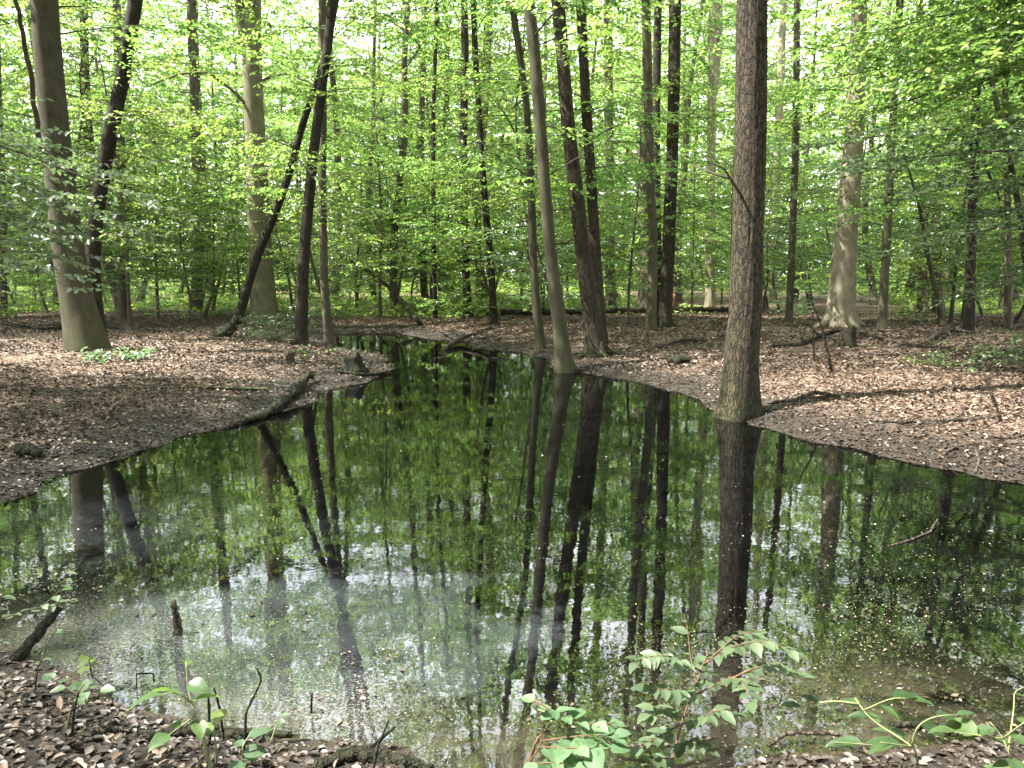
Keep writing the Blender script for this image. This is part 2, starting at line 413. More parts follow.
def blob(px, py, rx, ry, rot=0.0):
    c = flat(px, py)
    dx = math_node(nd, lk, 'SUBTRACT', sx.outputs[0], float(c[0])); dy = math_node(nd, lk, 'SUBTRACT', sx.outputs[1], float(c[1]))
    cr, sr = math.cos(rot), math.sin(rot)
    u = math_node(nd, lk, 'ADD', math_node(nd, lk, 'MULTIPLY', dx, cr / rx), math_node(nd, lk, 'MULTIPLY', dy, sr / rx))
    v = math_node(nd, lk, 'ADD', math_node(nd, lk, 'MULTIPLY', dx, -sr / ry), math_node(nd, lk, 'MULTIPLY', dy, cr / ry))
    q = math_node(nd, lk, 'ADD', math_node(nd, lk, 'MULTIPLY', u, u), math_node(nd, lk, 'MULTIPLY', v, v))
    return math_node(nd, lk, 'POWER', 2.718, math_node(nd, lk, 'MULTIPLY', q, -1.0))
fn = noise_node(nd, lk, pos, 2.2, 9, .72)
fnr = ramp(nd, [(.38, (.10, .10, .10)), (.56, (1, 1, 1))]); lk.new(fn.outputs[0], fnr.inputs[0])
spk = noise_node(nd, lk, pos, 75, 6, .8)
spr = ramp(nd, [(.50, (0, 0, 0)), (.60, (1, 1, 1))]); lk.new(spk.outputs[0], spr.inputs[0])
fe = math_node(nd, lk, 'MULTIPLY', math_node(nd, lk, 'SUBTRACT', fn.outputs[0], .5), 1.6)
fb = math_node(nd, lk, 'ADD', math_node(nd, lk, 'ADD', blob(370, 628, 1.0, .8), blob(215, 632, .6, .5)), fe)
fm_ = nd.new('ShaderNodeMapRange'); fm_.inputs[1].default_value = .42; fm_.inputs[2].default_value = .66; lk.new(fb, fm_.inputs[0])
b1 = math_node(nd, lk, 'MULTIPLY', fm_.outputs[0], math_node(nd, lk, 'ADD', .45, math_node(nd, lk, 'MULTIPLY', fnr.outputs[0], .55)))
b2 = math_node(nd, lk, 'ADD', blob(330, 715, .36, .30), blob(110, 650, .55, .45))
b2 = math_node(nd, lk, 'MULTIPLY', b2, spr.outputs[0])
b3 = math_node(nd, lk, 'MULTIPLY', blob(60, 530, 1.6, .7), fnr.outputs[0])
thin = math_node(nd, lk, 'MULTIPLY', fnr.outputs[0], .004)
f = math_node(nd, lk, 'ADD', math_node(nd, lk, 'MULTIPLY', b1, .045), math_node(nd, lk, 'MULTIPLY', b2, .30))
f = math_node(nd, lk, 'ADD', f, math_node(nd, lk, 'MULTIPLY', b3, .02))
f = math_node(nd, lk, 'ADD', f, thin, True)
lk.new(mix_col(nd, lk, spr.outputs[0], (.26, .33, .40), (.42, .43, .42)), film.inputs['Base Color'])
scum = nd.new('ShaderNodeBsdfPrincipled'); scum.inputs['Roughness'].default_value = .4; scum.inputs['Specular IOR Level'].default_value = .7
scol = ramp(nd, [(.35, (.014, .012, .006)), (.55, (.036, .029, .015)), (.72, (.085, .07, .042))]); lk.new(noise_node(nd, lk, pos, 30, 6, .75).outputs[0], scol.inputs[0])
lk.new(scol.outputs[0], scum.inputs['Base Color'])
b4 = math_node(nd, lk, 'ADD', blob(70, 650, .6, .4), blob(860, 715, .75, .45)); b4 = math_node(nd, lk, 'ADD', b4, blob(500, 755, .4, .2)); b4 = math_node(nd, lk, 'ADD', b4, blob(270, 722, .55, .25))
sn = ramp(nd, [(.40, (.12, .12, .12)), (.55, (1, 1, 1))]); lk.new(noise_node(nd, lk, pos, 4, 7, .7).outputs[0], sn.inputs[0])
b4 = math_node(nd, lk, 'MULTIPLY', math_node(nd, lk, 'MULTIPLY', b4, sn.outputs[0]), .6, True)
w2 = nd.new('ShaderNodeMixShader'); lk.new(b4, w2.inputs[0]); lk.new(wmix.outputs[0], w2.inputs[1]); lk.new(scum.outputs[0], w2.inputs[2]); wmix = w2
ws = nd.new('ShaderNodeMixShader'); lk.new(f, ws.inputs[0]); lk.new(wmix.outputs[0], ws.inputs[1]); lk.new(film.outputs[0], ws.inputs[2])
lk.new(ws.outputs[0], nd['Material Output'].inputs[0])
M['water'] = m

# ------------------------------------------------------------------ ground sheet and water sheet
def axis(lo, hi, fine, n):
    u = np.linspace(-1, 1, n)
    k = 5.2
    s = np.sinh(k * u) / np.sinh(k)
    return np.where(s < 0, -s * lo, s * hi)
gx = axis(-700, 700, .05, 420)
gy = 8 + axis(-500, 900, .05, 460)
X, Y = np.meshgrid(gx, gy, indexing='ij')
Z = height(X, Y)
V = np.stack([X.ravel(), Y.ravel(), Z], 1)
ni, nj = len(gx), len(gy)
i, j = np.meshgrid(np.arange(ni - 1), np.arange(nj - 1), indexing='ij')
F = np.stack([i * nj + j, (i + 1) * nj + j, (i + 1) * nj + j + 1, i * nj + j + 1], -1).reshape(-1, 4)
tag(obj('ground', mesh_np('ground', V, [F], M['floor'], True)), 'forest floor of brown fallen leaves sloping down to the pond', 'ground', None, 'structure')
pad = POLY.min(0) - 1.0, POLY.max(0) + 1.0
wx = np.array([pad[0][0], pad[1][0]]); wy = np.array([pad[0][1], pad[1][1]])
V = np.array([[wx[0], wy[0], 0], [wx[1], wy[0], 0], [wx[1], wy[1], 0], [wx[0], wy[1], 0]])
tag(obj('water', mesh_np('water', V, [np.array([[0, 1, 2, 3]])], M['water'])), 'still dark pond mirroring the trees, with pale scum near the bank', 'pond', None, 'structure')

# ------------------------------------------------------------------ foliage generator
class Fol:
    def __init__(s, seed): s.r = np.random.default_rng(seed); s.L = []; s.S = []
    def spray(s, A, B, sag=.12, leaf=.09, sp=.055, sub=.16, wide=.42, r0=None, axis_from=.15, up=.0):
        r = s.r; A = np.asarray(A, float); B = np.asarray(B, float)
        v = B - A; L = np.linalg.norm(v); a = v / L
        az = math.atan2(a[1], a[0])
        n = max(5, int(L / sub))
        bend = r.uniform(-.12, .12) * L
        side_v = np.array([-math.sin(az), math.cos(az), 0])
        def path(t): t = np.asarray(t)[:, None]; return A + v * t + np.array([0, 0, 1.0]) * (sag * L * (t - t * t) * 1.6) + side_v * bend * np.sin(t * PI)
        tt = np.linspace(0, 1, 7); Pm = path(tt)
        rb = r0 if r0 else .0035 + .0055 * L
        rr = np.linspace(rb, .003, 7)
        s.S.append((Pm[:-1], Pm[1:], rr[:-1], rr[1:]))
        t = np.clip(np.linspace(axis_from, 1, n) + r.uniform(-.4, .4, n) / n, .02, 1)
        P = path(t)
        side = np.where(np.arange(n) % 2 == 0, 1, -1)
        l = L * wide * np.sin(PI * np.clip(t * .80 + .16, 0, 1)) ** .8 * r.uniform(.55, 1.2, n)
        l = np.minimum(l, 1.9) + .12
        ang = az + side * (R(52) + r.normal(0, R(13), n)) * np.where(t > .93, .25, 1)
        sd_ = np.stack([np.cos(ang), np.sin(ang), r.normal(-.02 + up, .14, n)], 1)
        e = P + sd_ * l[:, None]; e[:, 2] -= .10 * l * l
        mid = P + sd_ * l[:, None] * .5; mid[:, 2] -= .025 * l * l
        s.S.append((P, mid, np.full(n, .0035), np.full(n, .0025))); s.S.append((mid, e, np.full(n, .0025), np.full(n, .0012)))
        K = int(l.max() / sp) + 1
        k = np.arange(K)
        q = (k[None] + .6 + r.uniform(-.3, .3, (n, K))) * sp
        ok = (q < l[:, None]) & (q > .06)
        ii, kk = np.nonzero(ok); qq = q[ii, kk]
        p = P[ii] + sd_[ii] * qq[:, None]; p[:, 2] -= .10 * qq * qq
        m = len(p)
        la = ang[ii] + np.where(kk % 2 == 0, 1, -1) * (R(48) + r.normal(0, R(18), m))
        d = np.stack([np.cos(la), np.sin(la), r.normal(-.22, .36, m)], 1)
        nn = np.stack([r.normal(0, .5, m), r.normal(0, .5, m), np.ones(m)], 1)
        s.L.append((p, d, nn, leaf * r.uniform(.65, 1.2, m)))
    def leaf_mesh(s, name, mat, off=(0, 0, 0)):
        p, d, n, L = [np.concatenate([x[k] for x in s.L]) for k in range(4)]
        V, F = leaves(p - np.asarray(off), d, n, L); return mesh_np(name, V, F, mat)
    def crown_mesh(s, name, mat, off=(0, 0, 0)):
        o = np.asarray(off)
        p, d, n, L = [np.concatenate([x[k] for x in s.L]) for k in range(4)]
        V, F = leaves(p - o, d, n, L)
        p0, p1, r0, r1 = [np.concatenate([x[k] for x in s.S]) for k in range(4)]
        V2, F2 = prisms(p0 - o, p1 - o, r0, r1)
        mi = np.concatenate([np.zeros(len(F[0]), int), np.ones(len(F2[0]), int)])
        return mesh_np(name, np.vstack([V, V2]), [F[0], F2[0] + len(V)], [mat, M['twig']], False, mi)
    def twig_mesh(s, name, mat, off=(0, 0, 0)):
        p0, p1, r0, r1 = [np.concatenate([x[k] for x in s.S]) for k in range(4)]
        o = np.asarray(off); V, F = prisms(p0 - o, p1 - o, r0, r1); return mesh_np(name, V, F, mat)

def crown(fol, path, h0, h1_, n, rad, leaf, sp, sub, asc=.35, shape=1.0, base_r=None):
    r = fol.r
    for k in range(n):
        u = (k + r.uniform(0, 1)) / n
        h = h0 + (h1_ - h0) * u
        A = path(h)
        az = k * 2.399 + r.normal(0, .35)
        L = rad * (.45 + .75 * math.sin(PI * min(1, u * .85 + .12)) ** shape) * r.uniform(.7, 1.2)
        L *= (1 - .55 * max(0, u - .75) / .25)
        rise = L * (asc * (.2 + u * 1.2) + r.normal(0, .2))
        B = A + np.array([math.cos(az) * L, math.sin(az) * L, rise])
        fol.spray(A, B, sag=.10, leaf=leaf, sp=sp, sub=sub)

def trunk_mesh(pts, rads, name, mat, sides, flare=.5, ridge=0.0, seed=0, step=.25, lobes=5, off=(0, 0, 0)):
    """pts from the ground up, resampled; root flare with lobes near the ground"""
    pts = np.asarray(pts, float); rads = np.asarray(rads, float)
    s = np.concatenate([[0], np.cumsum(np.linalg.norm(np.diff(pts, axis=0), axis=1))])
    q = np.concatenate([np.linspace(0, 1.0, 12), np.arange(1.0 + step, s[-1], step)]) if s[-1] > 1.5 else np.linspace(0, s[-1], 10)
    P = np.stack([np.interp(q, s, pts[:, k]) for k in range(3)], 1)
    # round the corners of the path
    for _ in range(4):
        P[1:-1] = .25 * P[:-2] + .5 * P[1:-1] + .25 * P[2:]
    rr = np.interp(q, s, rads)
    P = np.vstack([P[0] - [0, 0, .35], P]); rr = np.concatenate([[rr[0]], rr]); q = np.concatenate([[-.35], q])
    ph = seed * 1.7
    def rf(th, ss):
        z = ss - .35
        f = flare * np.exp(-np.maximum(z, -.1) / (.16 + .5 * rr[0]))
        lob = 1 + .55 * np.cos(th * lobes + ph + .6 * np.sin(th * 2 + ph))
        v = 1 + f * lob + .05 * vnoise(np.cos(th) * 1.3 + seed, np.sin(th) * 1.3, z * .9, 3) + .025 * vnoise(np.cos(th) * 3 + seed, np.sin(th) * 3, z * 3, 4)
        if ridge:
            w = vnoise(np.cos(th) * 6 + seed, np.sin(th) * 6, z * 3.2, 14)
            w2 = vnoise(np.cos(th) * 13 + seed, np.sin(th) * 13, z * 5, 15)
            v = v + ridge * (1 - 2.4 * np.abs(w)) + ridge * .5 * w2
        return v
    V, F = tube(P - np.asarray(off), rr, sides, True, rf)
    return mesh_np(name, V, F, mat, True), P, rr

# ------------------------------------------------------------------ the trees one can tell apart
NAMED_XY = []
LOWX = 3
def named_tree(name, label, pts, bark, seed, cat='tree', group=None, top=20.0, leafm='leaf', crown_n=20, crown_h0=7.5, rad=3.2, low=4, low_h=(2.5, 7), leaf=.12,
               base_y=None, flare=.22, ridge=0, sides=16, extra=(), branches=(), lobes=5, roots=0, snags=3):
    """pts: [(px, py, width_px) ...] from the foot upwards"""
    g = ground(pts[0][0], pts[0][1] if base_y is None else base_y)
    Yb = g[1]; base = np.array([g[0], g[1], max(h1(g[0], g[1]), -.3)])
    depth = Yb * math.cos(PITCH) - (base[2] - CAM_H) * math.sin(PITCH)
    P, rd = [], []
    rng = np.random.default_rng(seed)
    for k, (px, py, w) in enumerate(pts):
        p = on_plane(px, py, Yb)
        if k == 0: p[2] = base[2]
        d = p[1] * math.cos(PITCH) - (p[2] - CAM_H) * math.sin(PITCH)
        P.append(p); rd.append(w * .5 * d / FPX)
    P = np.array(P); rd = np.array(rd)
    ztop = P[-1][2]
    sl = (P[-1] - P[-2]) / max(.1, P[-1][2] - P[-2][2])
    zz = ztop
    while zz < top - 1:
        zz += 2.5; sl = sl * .8 + np.array([rng.normal(0, .03), rng.normal(0, .03), 0])
        P = np.vstack([P, P[-1] + np.array([sl[0] * 2.5, sl[1] * 2.5, 2.5])])
        rd = np.append(rd, max(.03, rd[-1] * .86))
    root = thing(name, label, cat, base, group)
    me, Pc, rr = trunk_mesh(P, rd, 'trunk', M[bark], sides, flare, ridge, seed, .12 if ridge else .3, lobes, base)
    obj('trunk', me, root)
    for k in range(roots):
        az = k * 2 * PI / roots + rng.uniform(-.4, .4); r0_ = rd[0]; L = r0_ * rng.uniform(.9, 1.9)
        d0 = np.array([math.cos(az), math.sin(az)]); d1 = np.array([math.cos(az + rng.normal(0, .3)), math.sin(az + rng.normal(0, .3))])
        gz = lambda q: h1(q[0], q[1]) - base[2]
        q1, q2, q3 = base[:2] + d0 * r0_ * 1.15, base[:2] + d0 * r0_ * 1.2 + d1 * L * .4, base[:2] + d0 * r0_ * 1.2 + d1 * L
        Q = np.array([[*(d0 * r0_ * .60), r0_ * 1.3], [*(q1 - base[:2]), gz(q1) + r0_ * .28], [*(q2 - base[:2]), gz(q2) + r0_ * .12], [*(q3 - base[:2]), gz(q3) - r0_ * .25]])
        t4 = np.linspace(0, 3, 16); Q = np.stack([np.interp(t4, range(4), Q[:, c_]) for c_ in range(3)], 1)
        for _ in range(3): Q[1:-1] = .25 * Q[:-2] + .5 * Q[1:-1] + .25 * Q[2:]
        Vr, Fr = tube(Q, np.linspace(r0_ * .40, r0_ * .09, 16), 10, True, lambda th, ss: 1 + .18 * vnoise(np.cos(th) * 2 + k, np.sin(th) * 2, ss * 6, 5))
        obj('root_limb', mesh_np('root_limb', Vr, Fr, M[bark], True), root)
    for k in range(snags):
        hz_ = rng.uniform(1.2, 6.5); pc = np.array([np.interp(hz_ + base[2], P[:, 2], P[:, c_]) for c_ in range(3)]) - base; rz = np.interp(hz_ + base[2], P[:, 2], rd)
        az = rng.uniform(0, 2 * PI); L = rng.uniform(.15, .9); dv = np.array([math.cos(az), math.sin(az), rng.uniform(-.1, .6)])
        Q = np.array([pc + dv * rz * .5, pc + dv * (rz + L * .5) + rng.normal(0, .04, 3), pc + dv * (rz + L) + rng.normal(0, .08, 3)])
        Vr, Fr = tube(Q, np.array([.016, .011, .004]) * rng.uniform(.7, 1.4), 6)
        obj('dead_branch', mesh_np('dead_branch', Vr, Fr, M['twig'], True), root)
    def path(h): return np.array([np.interp(h + base[2], P[:, 2], P[:, k]) for k in range(3)])
    f = Fol(seed)
    if crown_n: crown(f, path, max(crown_h0, 0), top, int(crown_n * 1.02), rad, leaf, .07, .19)
    for k in range(low + (LOWX if low else 0)):
        h = rng.uniform(*low_h); A = path(h); az = rng.uniform(0, 2 * PI); L = rng.uniform(1.3, 3.0)
        f.spray(A, A + np.array([math.cos(az) * L, math.sin(az) * L, rng.uniform(-.1, .25) * L]), leaf=leaf * .85, sp=.055, sub=.12, wide=.5)
    for (h, px, py, dy) in extra:
        f.spray(path(h), on_plane(px, py, Yb + dy), leaf=.095, sp=.05, sub=.13, wide=.36)
    if f.L:
        obj('crown', f.crown_mesh('crown', M[leafm], base), root)
    for br in branches:                    # visible bare limbs: [(px, py, dy, width_px), ...]
        bp_ = np.array([on_plane(a, b, Yb + c_) for a, b, c_, w_ in br]); br_ = np.array([w_ * .5 * depth / FPX for a, b, c_, w_ in br])
        s = np.linspace(0, 1, len(bp_)); q = np.linspace(0, 1, 5 * len(bp_))
        bq = np.stack([np.interp(q, s, bp_[:, k]) for k in range(3)], 1)
        for _ in range(3): bq[1:-1] = .25 * bq[:-2] + .5 * bq[1:-1] + .25 * bq[2:]
        bq[1:-1] += rng.normal(0, .012, (len(bq) - 2, 3))
        Vb, Fb = tube(bq - base, np.interp(q, s, br_), 8)
        obj('branch', mesh_np('branch', Vb, Fb, M[bark], True), root)
    NAMED_XY.append((base[0], base[1]))
    return root

T = named_tree
T('beech_tree', 'thick smooth beech on the left bank, trunk bending left behind leafy sprays',
  [(88, 350, 40), (77, 300, 31), (66, 235, 28), (58, 160, 26), (50, 80, 25), (44, 0, 25)], 'dark_beech', 1, top=21, crown_n=26, low=2, low_h=(5, 8), sides=28, flare=.1,
  branches=[[(57, 165, 0, 7), (40, 150, -.3, 5), (34, 95, -.6, 4.5), (20, 20, -.9, 4), (8, -40, -1.2, 3)]])
T('dark_tree', 'dark thin tree leaning right, rising from behind the thick left-bank beech',
  [(98, 338, 14), (92, 262, 14), (97, 206, 14), (108, 145, 14), (121, 84, 14), (136, 0, 14)], 'dark', 2, top=19, crown_n=16, low=2, sides=14,
  extra=[(2.4, 160, 255, -.5), (3.0, 185, 225, .5), (1.9, 150, 285, 0), (3.6, 215, 238, 1.0), (5.0, 190, 120, .5), (6.0, 228, 70, 1), (4.6, 180, 160, -.6), (5.6, 165, 40, 0), (4.2, 210, 185, 1.2), (4.0, 40, 165, .8), (5.0, 70, 100, 1.2)])
T('beech_tree', 'straight grey-green beech standing on the peninsula, with a broken forked limb high up',
  [(265, 323, 27), (261, 260, 23), (256, 160, 20.5), (253, 90, 19), (251, 0, 19)], 'olive', 3, top=22, crown_n=26, low=0, sides=28,
  branches=[[(251, 62, 0, 10), (245, 45, -.1, 9), (240, 20, -.2, 8), (238, -10, -.3, 8), (232, -90, -.6, 6)],
            [(254, 112, 0, 4), (232, 90, -.4, 3), (206, 71, -.8, 2.5), (178, 74, -1.2, 2), (150, 86, -1.5, 1.2)],
            [(258, 82, 0, 4), (285, 72, -.3, 2.5), (310, 82, -.6, 2), (330, 92, -.9, 1.4)]])
T('leaning_tree', 'crooked dark tree rooted in a hook-shaped bend and leaning right behind the peninsula beech',
  [(219, 336, 9), (234, 327, 9), (243, 305, 9), (253, 265, 8.5), (272, 222, 8), (290, 173, 7.5), (304, 117, 7), (321, 75, 7), (335, 10, 6)], 'dark', 4, top=17, crown_n=12, low=2, sides=12, lobes=4, flare=.8)
T('dark_tree', 'dark slender tree with a crooked top, left one of the close pair beside the inlet',
  [(301, 345, 13), (303, 262, 11), (313, 155, 10), (321, 94, 9), (330, 30, 9), (333, 0, 9)], 'dark', 5, roots=3, top=18, crown_n=14, low=2, sides=14)
T('dark_tree', 'straight narrow tree at the water edge, right one of the close pair beside the inlet',
  [(329, 344, 10), (324, 281, 8), (322, 187, 8), (323, 117, 8), (322, 0, 8)], 'far_bark', 6, top=19, crown_n=14, low=2, sides=12,
  extra=[(1.3, 372, 290, .3), (1.8, 395, 268, .8), (1.0, 360, 310, .6), (2.4, 385, 235, .2), (3.2, 360, 190, -.4), (3.8, 400, 160, .6)])
T('background_tree', 'slim far trunk seen between the thick left beech and the peninsula beech',
  [(196, 310, 12), (199, 258, 11), (196, 150, 9), (191, 0, 9)], 'far_bark', 7, top=21, crown_n=18, low=3, sides=12)
T('background_tree', 'short visible far trunk just right of the thick left beech',
  [(123, 318, 10), (121, 206, 9), (120, 140, 9), (117, 0, 8)], 'far_bark', 8, top=20, crown_n=18, low=3)
T('background_tree', 'pale far trunk at the left picture edge',
  [(3, 316, 8), (2, 200, 7), (-2, 90, 6), (-4, 0, 6)], 'far_bark', 9, top=20, crown_n=18, low=3)
T('slender_tree', 'thin kinked tree beyond the inlet, first one right of the close dark pair',
  [(394, 312, 8), (393, 250, 8), (400, 178, 7), (405, 131, 7), (404, 60, 6), (408, 0, 6)], 'far_bark', 10, top=17, crown_n=14, low=5, low_h=(2, 6), branches=[[(393, 290, 0, 3), (370, 272, -.5, 3), (345, 258, -1, 2)]])
T('slender_tree', 'very thin dark pole tree behind the middle of the inlet',
  [(435, 318, 5), (434, 262, 5), (433, 122, 4), (437, 0, 4)], 'dark', 11, top=14, crown_n=10, low=5, low_h=(2, 6))
T('slender_tree', 'straight dark thin tree left of the gently curved one beyond the inlet',
  [(468, 316, 9), (466, 270, 8), (463, 160, 8), (465, 47, 8), (464, 0, 7)], 'dark', 12, top=18, crown_n=14, low=4, low_h=(2, 6))
T('slender_tree', 'gently curved thin tree at the far shore of the inlet',
  [(494, 324, 8), (492, 280, 7), (487, 225, 7), (481, 150, 6), (475, 47, 6), (473, 0, 6)], 'dark', 13, top=17, crown_n=12, low=4, low_h=(2, 6),
  extra=[(.9, 425, 305, -.8), (1.3, 440, 285, -.4), (.8, 530, 312, -.6), (1.6, 525, 285, .3), (2.0, 430, 255, .2), (2.6, 530, 240, -.5), (.6, 450, 318, -1.0), (3.0, 440, 205, -.2), (3.8, 520, 170, .4)])
T('slender_tree', 'thin grey tree leaning left, rooted at the shore beside the mossy pond-edge tree',
  [(541, 349, 10), (534, 281, 8), (531, 187, 8), (527, 103, 7), (515, 23, 7), (511, 0, 7)], 'dark_beech', 14, top=17, crown_n=12, low=3, sides=14)
T('shore_tree', 'olive barked tree curving up out of the pond edge, left of the dark twin trunks',
  [(565, 372, 17), (559, 320, 14), (551, 262, 12), (543, 164, 12), (536, 70, 12), (529, 0, 11)], 'dark_beech', 15, roots=3, top=19, crown_n=16, low=2, sides=20, flare=.25)
T('twin_tree', 'thicker leaning one of the dark reddish twin trunks at the far shore',
  [(596, 356, 21), (589, 300, 17), (581, 234, 15), (567, 117, 13.5), (558, 0, 13)], 'rough', 16, roots=5, top=20, crown_n=18, low=1, sides=30, ridge=.015, flare=.18)
T('twin_tree', 'more upright slimmer one of the dark reddish twin trunks at the far shore',
  [(602, 344, 12), (596, 260, 11), (589, 150, 10.5), (585, 90, 10), (581, 0, 10)], 'rough', 17, top=20, crown_n=16, low=2, sides=22, ridge=.015)
T('background_tree', 'straight dark tree standing right behind the dark twin trunks',
  [(611, 309, 11), (610, 200, 9), (609, 140, 9), (608, 0, 9)], 'far_bark', 18, top=21, crown_n=18, low=3)
T('slender_tree', 'pale smooth thin tree in front of the dark pair on the right bank',
  [(651, 330, 10), (654, 240, 9), (650, 187, 9), (648, 90, 9), (646, 0, 9)], 'beech', 19, top=19, crown_n=14, low=2, sides=14,
  extra=[(5.2, 590, 95, -1.0), (4.2, 600, 150, -.6), (4.8, 700, 130, .6), (3.2, 620, 195, -.6), (2.2, 610, 250, -.4), (6.0, 690, 60, 0), (6.2, 600, 40, -.4), (2.6, 690, 235, .4)])
T('dark_tree', 'dark trunk half hidden by the pale thin tree on the right bank',
  [(661, 318, 9), (657, 234, 8), (656, 120, 8), (658, 0, 8)], 'dark', 20, top=20, crown_n=14, low=2)
T('dark_tree', 'dark red-brown tree bowed slightly, right of the pale thin tree on the bank',
  [(664, 327, 14), (668, 260, 13), (671, 187, 12), (674, 90, 12), (675, 0, 12)], 'rough', 21, roots=3, top=20, crown_n=16, low=2, sides=16)
T('background_tree', 'tall pale forked tree in the gap left of the big rough trunk',
  [(710, 309, 10), (711, 187, 9), (712, 47, 9), (713, 0, 8)], 'pale', 22, top=22, crown_n=16, low=1, low_h=(6, 9),
  branches=[[(711, 110, 0, 6), (717, 80, .2, 6), (720, 20, .4, 6), (721, -60, .6, 5)], [(710, 70, 0, 4), (696, 50, -.4, 3), (682, 42, -.8, 2)]])
T('rough_tree', 'big dark rough-barked tree standing alone at the right water edge',
  [(739, 416, 35), (741, 370, 32), (746, 300, 31.5), (749, 200, 30.5), (751, 100, 30), (752, 0, 29)], 'rough', 23, top=22, crown_n=30, crown_h0=9, low=0, sides=110, ridge=.025, flare=.3, lobes=4)
T('background_tree', 'slim light trunk just right of the big rough trunk, in the distance',
  [(773, 304, 8), (775, 220, 8), (778, 140, 8), (783, 23, 7), (784, 0, 7)], 'pale', 24, top=21, crown_n=16, low=3)
T('background_tree', 'dark upper, pale footed slim trunk left of the sunlit leaning beech',
  [(789, 322, 7), (793, 220, 7), (796, 140, 7), (797, 0, 6)], 'far_bark', 25, top=20, crown_n=16, low=4)
T('beech_tree', 'sunlit pale beech leaning right with a wide foot on the right bank',
  [(840, 327, 27), (845, 240, 23), (854, 140, 19), (858, 60, 16), (859, 0, 14)], 'pale', 26, roots=6, top=22, crown_n=24, low=3, low_h=(5, 9), sides=24, flare=.2)
T('slender_tree', 'thin grey tree with ragged foot, right of the sunlit leaning beech',
  [(882, 329, 9), (886, 250, 8), (890, 170, 8), (894, 100, 7), (900, 0, 7)], 'beech', 27, top=17, crown_n=14, low=4, low_h=(2.5, 6))
T('background_tree', 'left one of two distant root-flared trunks on the right',
  [(922, 312, 9), (923, 240, 8), (921, 100, 8), (920, 0, 7)], 'far_bark', 28, top=20, crown_n=16, low=3, flare=.6)
T('background_tree', 'right one of two distant root-flared trunks on the right',
  [(938, 313, 10), (937, 240, 9), (935, 100, 9), (935, 0, 8)], 'far_bark', 29, top=20, crown_n=16, low=3, flare=.6)
T('dark_tree', 'straight dark slim tree standing free on the far right leaf bank',
  [(969, 333, 10), (971, 260, 9), (973, 180, 8), (976, 100, 8), (979, 0, 8)], 'dark', 30, top=17, crown_n=14, low=5, low_h=(3, 7), sides=14,
  branches=[[(975, 130, 0, 3), (985, 165, -.5, 3), (1000, 200, -1, 2)]])
T('slender_tree', 'thin straight trunk at the right picture edge',
  [(1008, 330, 7), (1008, 240, 6), (1006, 130, 6), (1003, 0, 6)], 'far_bark', 31, top=16, crown_n=12, low=5, low_h=(2.5, 6))
T('leaning_tree', 'thin dark stem arching up to the left at the right picture edge',
  [(1032, 342, 7), (1024, 240, 6), (1017, 195, 6), (1008, 150, 5), (994, 94, 5), (985, 40, 4)], 'dark', 32, top=10, crown_n=8, low=3, low_h=(2.5, 6), crown_h0=5)
# trees just outside the frame whose low boughs hang into the picture
T('beech_tree', 'left edge beech sending flat blue-green boughs in front of the thick left trunk',
  [(-150, 388, 30), (-152, 300, 26), (-156, 100, 24), (-160, 0, 23)], 'beech', 33, top=15, leafm='leaf_cool', crown_n=8, low=0, sides=16,
  extra=[(3.2, 60, 236, -.3), (3.0, 130, 238, .4), (2.4, 70, 290, -.8), (2.6, 20, 268, -1.0), (4.0, 45, 180, .6), (2.2, 5, 305, .5), (3.4, 178, 222, 1.2), (2.8, 100, 262, .2)])
T('beech_tree', 'right edge beech with dense dark boughs reaching over the right bank',
  [(1190, 372, 28), (1186, 280, 25), (1180, 100, 23), (1178, 0, 22)], 'beech', 34, top=19, leafm='leaf', crown_n=20, low=0, sides=16,
  extra=[(5.5, 850, 60, 1.0), (5.0, 880, 110, -.5), (6.0, 800, 20, .5), (4.5, 830, 130, .3), (4.2, 930, 150, -1.0), (6.5, 900, 10, -1), (5.8, 1000, 60, -2), (5.0, 950, 90, -1.5), (4.6, 780, 90, 1.5), (5.6, 930, 40, .2), (5.0, 800, 60, 1.2), (6.6, 960, -10, .6), (6.8, 820, -30, 1.2), (5.4, 960, 75, -.8), (4.9, 900, 130, 1.2),
         (6.2, 850, -20, -.5), (5.2, 900, 75, .8), (4.6, 1000, 120, .8)])
T('beech_tree', 'slim beech beyond the right picture edge with pale grey-green low boughs over the bank',
  [(1130, 352, 18), (1128, 280, 16), (1126, 100, 15), (1125, 0, 14)], 'beech', 35, top=15, leafm='leaf_cool', crown_n=12, low=0, sides=14,
  extra=[(3.6, 800, 150, 0), (3.4, 850, 175, -1.0), (3.0, 900, 200, .5), (2.6, 930, 235, -.8), (2.2, 960, 265, .2), (1.8, 985, 300, -.5), (3.8, 960, 140, -1.5), (2.8, 1000, 190, -1.2), (2.4, 880, 260, 1.5), (1.6, 940, 305, 1.0)])

